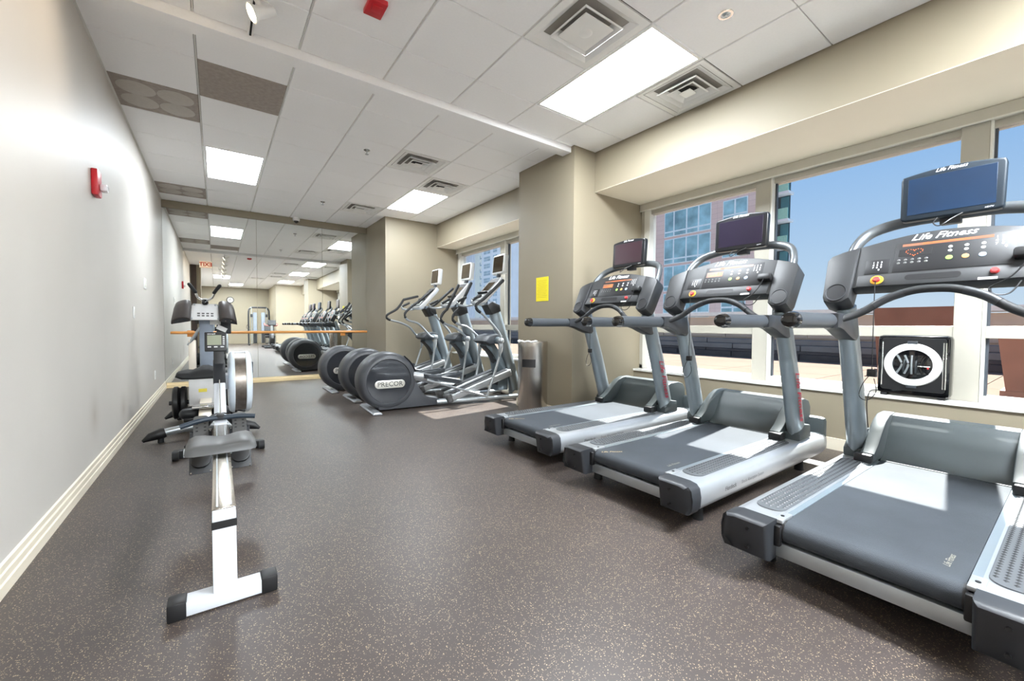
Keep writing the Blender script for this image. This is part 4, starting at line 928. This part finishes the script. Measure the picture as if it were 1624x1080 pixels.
for s in (-1, 1):
    Mf = frame((s * .108, 1.52, .215), (1, 0, 0), (0, .62, .78))
    fb = obj('footboard', box(NB(), (-.06, -.165, -.008), (.06, .14, 0), .004, 2, Mf), 'dark_plastic', rw)
    obj('heel_cup', prism(NB(), [(a, b_ - .06) for a, b_ in round_rect(.052, .07, .045, 5)], 'z', 0, .02, .006, 2, Mf), 'black', fb)
    fx = obj('toe_plate', prism(NB(), [(a, b_ + .16) for a, b_ in round_rect(.042, .085, .02, 4)], 'z', .004, .01, .002, 1, Mf), 'seat_grey', fb)
    for q in range(4):
        for e in (-1, 1): obj('strap_hole', prism(NB(), [(e * .022 + a, .13 + q * .026 + b_) for a, b_ in round_rect(.007, .004, .0035, 3)], 'z', .0095, .0108, 0, 1, Mf), 'black', fx)
    obj('foot_strap', tube(NB(), [Mf @ Vector(p) for p in curve([(-.06, .03, 0), (-.04, .035, .05), (0, .04, .065), (.04, .035, .05), (.06, .03, 0)])], .012, 8, .003), 'black', fb)
    for a, b_ in ((-.05, -.155), (.05, -.155), (-.05, .13), (.05, .13)): obj('screw', cyl(NB(), Mf @ Vector((a, b_, 0)), Mf @ Vector((a, b_, .003)), .004, 8), 'chrome', fb)
    obj('front_strut', tube(NB(), curve([(s * .04, 2.0, .33), (s * .12, 2.15, .2), (s * .22, 2.2, .08)], 4), .016, 10), 'black', rw)
    obj('caster', cyl(NB(), (s * .26, 2.15, .036), (s * .3, 2.15, .036), .036, 18), 'rubber', rw)
foot_bar('front_foot', 2.22, .30, .065)
# inclined front beam
bm = NB(); prism(bm, [(1.5, .318), (1.56, .36), (2.18, .66), (2.34, .70), (2.34, .58), (1.7, .318)], 'x', -.036, .036, .004, 2); bmn = obj('front_beam', bm, 'rower_white', rw)
obj('beam_post', B((-.03, 2.2, .06), (.03, 2.26, .64), .004), 'rower_white', rw)
bm = NB(); prism(bm, [(2.02, .575), (2.06, .625), (2.2, .72), (2.3, .75), (2.34, .70), (2.2, .665)], 'x', -.04, .04, .006, 2); obj('chain_shroud', bm, 'dark_plastic', rw)
obj('chain_slot', prism(NB(), [(2.045, .597), (2.07, .63), (2.17, .695), (2.19, .69)], 'x', -.018, .018), 'silver', rw, False)
obj('chain', tube(NB(), [(0, 1.60, .42), (0, 2.1, .63), (0, 2.25, .68)], .0045, 8), 'chrome', rw)
pts = curve([(-.215, 1.545, .372), (-.12, 1.565, .395), (-.05, 1.58, .402), (.05, 1.58, .402), (.12, 1.575, .402), (.2, 1.565, .392)], 5)
hd = obj('pull_handle', tube(NB(), pts, .0165, 12), 'navy', rw)
obj('handle_core', B((-.022, 1.565, .39), (.022, 1.62, .43), .008), 'black', hd)
for s in (-1, 1): obj('chain_fork', tube(NB(), curve([(s * .075, 1.58, .4), (s * .05, 1.61, .415), (s * .012, 1.63, .425)], 4), .005, 8), 'black', hd)
# monitor
obj('monitor_arm', prism(NB(), [(2.2, .70), (2.28, .72), (2.30, .86), (2.25, .88)], 'x', -.036, .034, .004, 2), 'black', rw)
Mm = frame((-.02, 2.235, .9), (1, 0, 0), (0, .2, 1))
mo = obj('monitor', prism(NB(), round_rect(.072, .077, .006, 3), 'z', -.03, 0, .003, 2, Mm), 'black', rw)
obj('lcd', box(NB(), (-.055, -.028, -.001), (.038, .052, .0012), 0, 1, Mm), 'lcd_green', mo)
for q in range(5): obj('key', box(NB(), (.046, -.025 + q * .015, 0), (.06, -.017 + q * .015, .002), 0, 1, Mm), 'btn_white', mo)
for q in range(3): obj('key', box(NB(), (-.053 + q * .042, -.048, 0), (-.03 + q * .042, -.038, .002), 0, 1, Mm), 'btn_white', mo)
text('lettering', 'c2', .014, 'text_white', mo, Mm @ Matrix.Translation((-.028, .063, .0004)))
# flywheel in its cage, set to the right of the beam
Mw = Matrix.Translation((.145, 2.44, .545)) @ Matrix.Rotation(R(90), 4, 'Y')
for s in (-1, 1):
    bm = NB(); lathe(bm, [(0, s * .08), (.2, s * .085), (.245, s * .078), (.262, s * .06), (.262, s * .04), (.24, s * .038), (0, s * .045)], 40, Mw); fwh = obj('flywheel_cover', bm, 'rower_blue', rw, ang=50)
bm = NB(); lathe(bm, [(.246, -.045), (.246, .045)], 40, Mw); band = obj('perforated_band', bm, 'perf_steel', rw)
obj('fan_hub', cyl(NB(), Mw @ Vector((0, 0, -.07)), Mw @ Vector((0, 0, .07)), .04, 20), 'black', rw)
for a in (158, 205, 245, 120): obj('cage_bar', tube(NB(), [Mw @ Vector((-.258 * math.cos(R(a + 90)) , -.258 * math.sin(R(a + 90)) * 1, z)) for z in (-.062, .062)], .02, 10, .02), 'rower_white', rw)
obj('flywheel_mount', B((.03, 2.3, .5), (.08, 2.5, .62), .01), 'rower_white', rw)
obj('damper_lever', B((.222, 2.32, .62), (.238, 2.40, .72), .006), 'navy', rw)

# ------------------------------------------------------------------ stretching machine behind the rower
sm = thing('stretch_machine', 'stretching machine with brown arm pads and black saddle behind the rower', 'exercise machine', (-.10, 4.72, 0))
ff = obj('front_foot', tube(NB(), curve([(-.33, -.02, .075), (-.15, .0, .1), (.1, .0, .1), (.33, -.02, .075)], 5), .03, 12, .034), 'silver', sm)
for s in (-1, 1):
    bm = NB(); tube(bm, [(s * .28, -.015, .085), (s * .3, -.018, .08), (s * .38, -.03, .06), (s * .43, -.04, .03)], [.036, .04, .032, .012], 14, [.042, .048, .036, .012]); obj('foot_cap', bm, 'black', ff)
    obj('foot_pad', cyl(NB(), (s * .31, -.02, 0), (s * .31, -.02, .05), .022, 12), 'rubber', ff)
bm = NB(); prism(bm, [(.0, .06), (.0, .13), (.12, .2), (.5, .26), (1.2, .3), (1.35, .24), (1.35, .1), (.5, .1), (.14, .06)], 'x', -.05, .05, .008, 2); obj('spine_beam', bm, 'cream_metal', sm)
hp = obj('hinge_plate', B((-.1, .16, .235), (.1, .34, .26), .006), 'chrome', sm)
gb = obj('seat_box', B((-.14, .62, .2), (.14, .9, .47), .006), 'light_grey', sm)
obj('caution_label', B((-.06, .617, .335), (.01, .6195, .37)), 'label_yellow', gb, False)
# saddle: outline in x, z, swept along y
prof = [(-.25, .5), (-.235, .545), (-.2, .55), (-.14, .545), (-.08, .57), (-.03, .59), (.03, .59), (.08, .57), (.14, .545), (.2, .55), (.235, .545), (.25, .5), (.2, .475), (.1, .47), (-.1, .47), (-.2, .475)]
bm = NB(); rings = []
for yy, sc in ((.6, .9), (.63, 1), (.8, .98), (.95, .8), (1.0, .6)):
    rings.append([bm.verts.new((x * sc, yy, .51 + (z - .51) * (1 if .6 < yy < .99 else .6))) for x, z in prof])
for A, B_ in zip(rings[:-1], rings[1:]):
    for q in range(len(prof)): bm.faces.new((A[q], A[(q + 1) % len(prof)], B_[(q + 1) % len(prof)], B_[q]))
bm.faces.new(rings[0]); bm.faces.new(rings[-1]); bmesh.ops.recalc_face_normals(bm, faces=bm.faces[:])
sdl = obj('saddle', bm, 'rubber', sm, ang=60)
obj('saddle_bracket', B((-.2, .66, .455), (.2, .8, .474), .004), 'silver', sdl)
for s in (-1, 1):
    for x in (.19, .25):
        bm = NB(); lathe(bm, [(.05, -.025), (.15, -.028), (.168, -.015), (.168, .015), (.15, .028), (.05, .025)], 32, Matrix.Translation((s * x, .78, .22)) @ Matrix.Rotation(R(90), 4, 'Y'), True); obj('foot_ring', bm, 'black', sm)
    obj('ring_axle', cyl(NB(), (s * .1, .78, .22), (s * .31, .78, .22), .022, 14), 'dark_plastic', sm)
    obj('roller', capsule(NB(), (s * .10, .3, .175), (s * .15, .3, .175), .055), 'dark_plastic', sm)
    obj('roller_arm', B((s * .06, .26, .1), (s * .17, .36, .14), .01), 'black', sm)
    bm = NB(); tube(bm, [(s * .06, 1.0, .11), (s * .2, 1.0, .1), (s * .3, .98, .07), (s * .36, .97, .03)], [.03, .036, .034, .012], 12); obj('rear_foot', bm, 'black', sm)
    obj('foot_pad', cyl(NB(), (s * .24, 1.0, 0), (s * .24, 1.0, .08), .022, 12), 'rubber', sm)
obj('side_post', B((-.16, 1.16, .3), (-.09, 1.24, .86), .012), 'cream_metal', sm)
obj('back_post', prism(NB(), [(1.14, .28), (1.3, .28), (1.24, 1.12), (1.12, 1.12)], 'x', -.06, .07, .012, 2), 'bluegrey', sm)
obj('side_post', B((.09, 1.16, .3), (.16, 1.24, .86), .012), 'cream_metal', sm)
obj('link_arm', tube(NB(), [(-.16, 1.18, .8), (-.05, 1.14, 1.0)], .016, 10), 'silver', sm)
# head: plate, two rounded pads, handlebar
Mh = frame((.0, 1.0, 1.165), (1, 0, 0), (0, .55, .83))
hp2 = obj('instruction_plate', prism(NB(), [(-.14, -.1), (.14, -.1), (.11, .115), (-.11, .115)], 'z', 0, .012, .002, 1, Mh), 'light_grey', sm)
obj('plate_backing', prism(NB(), [(-.17, -.09), (.17, -.09), (.15, .1), (-.15, .1)], 'z', -.02, 0, .003, 1, Mh), 'silver', sm)
bm = NB()
for q in range(8): box(bm, (-.07 + (q % 4) * .04, -.055 + (q // 4) * .03, .012), (-.045 + (q % 4) * .04, -.038 + (q // 4) * .03, .0128), 0, 1, Mh)
obj('printed_figures', bm, 'seat_grey', hp2, False, kind='stuff')
for a, b_ in ((-.12, -.085), (.12, -.085), (-.095, .1), (.095, .1)): obj('screw', cyl(NB(), Mh @ Vector((a, b_, .01)), Mh @ Vector((a, b_, .02)), .011, 12), 'silver', hp2)
for s in (-1, 1):
    # half-round pad lofted from its front end to its rear end
    bm = NB(); rings = []
    for v_, sc, off in ((-.12, .95, 0), (-.11, 1.0, 0), (.06, .92, -.012), (.115, .85, -.018), (.125, .75, -.02)):
        rg = []
        for q in range(13):
            an = math.pi * q / 12
            rg.append((s * (.21 + off) + math.cos(an) * .085 * sc, v_, -.02 + (math.sin(an) ** .75) * .105 * sc + (-.03 * s * math.cos(an))))
        rings.append([bm.verts.new(Mh @ Vector(p)) for p in rg])
    n_ = 13
    for A, B_ in zip(rings[:-1], rings[1:]):
        for q in range(n_): bm.faces.new((A[q], A[(q + 1) % n_], B_[(q + 1) % n_], B_[q]))
    bm.faces.new(rings[0]); bm.faces.new(rings[-1]); bmesh.ops.recalc_face_normals(bm, faces=bm.faces[:])
    pd = obj('arm_pad', bm, 'vinyl_brown', sm, ang=50)
    pp = [Mh @ Vector((s * .21 + math.cos(math.pi * q / 10) * .062, -.1215, -.015 + math.sin(math.pi * q / 10) ** .75 * .078 - .022 * s * math.cos(math.pi * q / 10))) for q in range(11)]
    bm = NB(); fa = [bm.verts.new(p) for p in pp]; fb_ = [bm.verts.new(p + Vector((0, .004, 0))) for p in pp]
    bm.faces.new(fa); bm.faces.new(fb_[::-1])
    for q in range(11): bm.faces.new((fa[q], fb_[q], fb_[(q + 1) % 11], fa[(q + 1) % 11]))
    bmesh.ops.recalc_face_normals(bm, faces=bm.faces[:]); obj('pad_end', bm, 'grey_plastic', pd, False)
    for e in (-1, 1): obj('screw', cyl(NB(), Mh @ Vector((s * .21 + e * .025, -.121, .03)), Mh @ Vector((s * .21 + e * .025, -.126, .03)), .006, 10), 'chrome', pd)
hb = obj('handlebar', tube(NB(), curve([(-.085, 1.04, 1.40), (-.06, 1.06, 1.335), (0, 1.07, 1.31), (.06, 1.06, 1.335), (.085, 1.04, 1.39)], 6), .0125, 12), 'chrome', sm)
for s in (-1, 1): obj('grip', capsule(NB(), (s * .085, 1.04, 1.395), (s * .135, 1.02, 1.475), .0185), 'rubber', hb)
bm = NB(); lathe(bm, [(0, -.035), (.02, -.03), (.032, -.012), (.032, .012), (.02, .03), (0, .035)], 20, Matrix.Translation((0, 1.05, 1.285))); obj('ball_joint', bm, 'black_gloss', sm)
obj('joint_clamp', B((-.022, 1.04, 1.29), (.022, 1.08, 1.33), .006), 'light_grey', sm)
for q, (x, z, an) in enumerate(((.09, 1.06, 0), (.15, .99, -28))):
    obj('hang_tag', box(NB(), (-.05, -.003, -.025), (.05, .003, .025), 0, 1, Matrix.Translation((x, 1.1, z)) @ Matrix.Rotation(R(-an), 4, 'Y') @ Matrix.Rotation(R(8), 4, 'Z')), 'bag_white', sm, False)
obj('adjust_box', B((.1, 1.12, .93), (.24, 1.22, 1.08), .01), 'dark_plastic', sm)
obj('knob', lathe(NB(), [(0, -.03), (.035, -.025), (.035, .025), (0, .03)], 16, Matrix.Translation((.11, .62, .49)) @ Matrix.Rotation(R(90), 4, 'X')), 'black', sm)

# ------------------------------------------------------------------ trash can, fan
tc_ = thing('trash_can', 'round stainless steel waste bin in front of the beige pier', 'trash can', (2.995, 3.76, 0))
bm = NB(); lathe(bm, [(0, .004), (.165, .004), (.168, .02), (.172, .03), (.172, .80), (.174, .81), (.172, .86), (.165, .868), (.1, .868), (.1, .84)], 48); bd = obj('body', bm, 'stainless', tc_, ang=30)
obj('plastic_base', lathe(NB(), [(0, 0), (.17, 0), (.174, .006), (.174, .018), (.165, .02)], 40), 'black', tc_)
bm = NB(); arc = [R(a) for a in range(188, 244, 6)]
o2 = [(.1745 * math.cos(a), .1745 * math.sin(a)) for a in arc] + [(.171 * math.cos(a), .171 * math.sin(a)) for a in arc[::-1]]
prism(bm, o2, 'z', .575, .665); obj('flap', bm, 'black', tc_)
bm = NB(); tube(bm, [(.168 * math.cos(R(a)), .168 * math.sin(R(a)), .868 + .006 * math.sin(a)) for a in range(120, 250, 8)], .014, 8, .01); obj('bin_liner', bm, 'bag_white', tc_)

fn = thing('box_fan', 'black box fan with a white ring standing on the window sill', 'fan', (4.34, .765, .517))
obj('housing', B((-.065, -.205, .014), (.05, .205, .472), .028), 'black_gloss', fn)
for s in (-1, 1): obj('foot', B((-.06, s * .14, 0), (.06, s * .18, .02), .004), 'black', fn)
Mf = frame((-.066, 0, .25), (0, -1, 0), (0, 0, 1))
obj('face_plate', prism(NB(), round_rect(.178, .2, .02, 4), 'z', -.002, .003, .001, 1, Mf), 'black', fn)
obj('ring', lathe(NB(), [(.112, .003), (.114, .014), (.13, .017), (.156, .014), (.162, .003)], 56, Mf, True), 'white_gloss', fn)
hub = obj('grille_disc', lathe(NB(), [(0, .018), (.05, .015), (.09, .009), (.112, .003)], 40, Mf), 'black_gloss', fn)
for x, b_ in ((-.085, .03), (-.04, .022), (.0, .0), (.06, -.02), (.09, -.03)):
    obj('vane', tube(NB(), [Mf @ Vector(p) for p in curve([(x, -.07, .012), (x + b_, 0, .02), (x, .07, .012)], 5)], .0065, 8), 'silver' if x < .02 else 'black_gloss', hub)
obj('maker_plate', box(NB(), (.035, -.012, .017), (.1, -.006, .02), 0, 1, Mf), 'bag_white', hub); obj('maker_mark', box(NB(), (.084, -.026, .017), (.094, -.014, .02), 0, 1, Mf), 'btn_red', hub)
for s in (-1, 1): obj('knob_mount', box(NB(), (-.028, s * .166 - .012, .003), (.028, s * .166 + .012, .014), .004, 2, Mf), 'grey_plastic', fn)
for x in (-.17, .165, .178): obj('side_trim', box(NB(), (x - .004, -.17, .002), (x + .004, .17, .008), .002, 1, Mf), 'chrome', fn)
obj('power_cord', tube(NB(), curve([(-.03, .2, .03), (-.08, .235, .02), (-.12, .245, -.06), (-.115, .24, -.2), (-.1, .22, -.4)], 6), .004, 6), 'black', fn)

# ------------------------------------------------------------------ equipment behind the camera, seen in the mirror
cm = thing('cable_machine', 'tall grey cable machine with weight stacks against the back wall, seen in the mirror', 'cable machine', (1.78, -7.4, 0))
cm.scale = (.82, 1, .95)
for s in (-1, 1):
    obj('base_beam', B((s * .55 - .05, -.35, 0), (s * .55 + .05, .35, .07), .01), 'dark_plastic', cm)
    obj('upright', tube(NB(), curve([(s * .55, -.1, .05), (s * .55, -.1, 1.6), (s * .5, -.1, 1.92), (s * .35, -.1, 2.02)], 5), .045, 12), 'dark_plastic', cm)
    obj('guide_rod', cyl(NB(), (s * .4, .02, .05), (s * .4, .02, 2.0), .022, 12), 'silver', cm)
    obj('weight_shroud', B((s * .12, -.16, .1), (s * .32, .06, 1.75), .02), 'bluegrey', cm)
    for q in range(8): obj('weight_plate', B((s * .13, .062, .12 + q * .075), (s * .31, .09, .185 + q * .075), .004), 'black', cm)
    obj('pulley_carriage', B((s * .4 - .06, -.02, 1.5), (s * .4 + .06, .14, 1.66), .015), 'dark_plastic', cm)
    hd = obj('cable', cyl(NB(), (s * .6, .1, 1.55), (s * .6, .1, 1.1), .004, 6), 'black', cm)
    obj('pull_grip', tube(NB(), curve([(s * .6, .1, 1.1), (s * .6 + .06, .1, 1.02), (s * .6 + .06, .1, .9), (s * .6 - .06, .1, .9), (s * .6 - .06, .1, 1.02), (s * .6, .1, 1.1)], 3), .012, 8), 'black', hd)
obj('top_bar', capsule(NB(), (-.38, -.1, 2.02), (.38, -.1, 2.02), .045), 'dark_plastic', cm)
rb = thing('recumbent_bike', 'recumbent bike with rust-red hand grips behind the camera, seen in the mirror', 'exercise bike', (2.0, -4.2, 0), R(90))
obj('frame_beam', prism(NB(), [(-.7, .1), (.7, .1), (.75, .2), (.2, .26), (-.7, .22)], 'y', -.06, .06, .01, 2), 'silver', rb)
for x in (-.65, .65): obj('foot_bar', capsule(NB(), (x, -.28, .05), (x, .28, .05), .045), 'dark_plastic', rb)
obj('seat', B((-.6, -.2, .45), (-.2, .2, .55), .04), 'black', rb); obj('backrest', box(NB(), (-.05, -.2, 0), (.05, .2, .55), .04, 3, Matrix.Translation((-.62, 0, .55)) @ Matrix.Rotation(R(-18), 4, 'Y')), 'black', rb)
obj('seat_post', B((-.45, -.05, .2), (-.35, .05, .46), .01), 'silver', rb)
obj('drive_cover', lathe(NB(), [(0, -.09), (.24, -.09), (.28, -.05), (.28, .05), (.24, .09), (0, .09)], 32, Matrix.Translation((.45, 0, .4)) @ Matrix.Rotation(R(90), 4, 'X')), 'black', rb)
obj('console_post', tube(NB(), [(.6, 0, .3), (.45, 0, 1.0)], .05, 12), 'silver', rb); obj('console', box(NB(), (-.03, -.16, -.1), (.03, .16, .15), .02, 3, Matrix.Translation((.42, 0, 1.1)) @ Matrix.Rotation(R(-20), 4, 'Y')), 'dark_plastic', rb)
for s in (-1, 1):
    obj('pedal', B((.3, s * .14, .2), (.42, s * .24, .24), .01), 'black', rb); obj('crank', B((.36, s * .1, .2), (.4, s * .14, .42), .006), 'silver', rb)
    obj('hand_grip', tube(NB(), curve([(.42, s * .05, .98), (.25, s * .2, 1.0), (.05, s * .25, 1.04), (-.05, s * .25, 1.1)], 5), .028, 10), 'rust', rb)
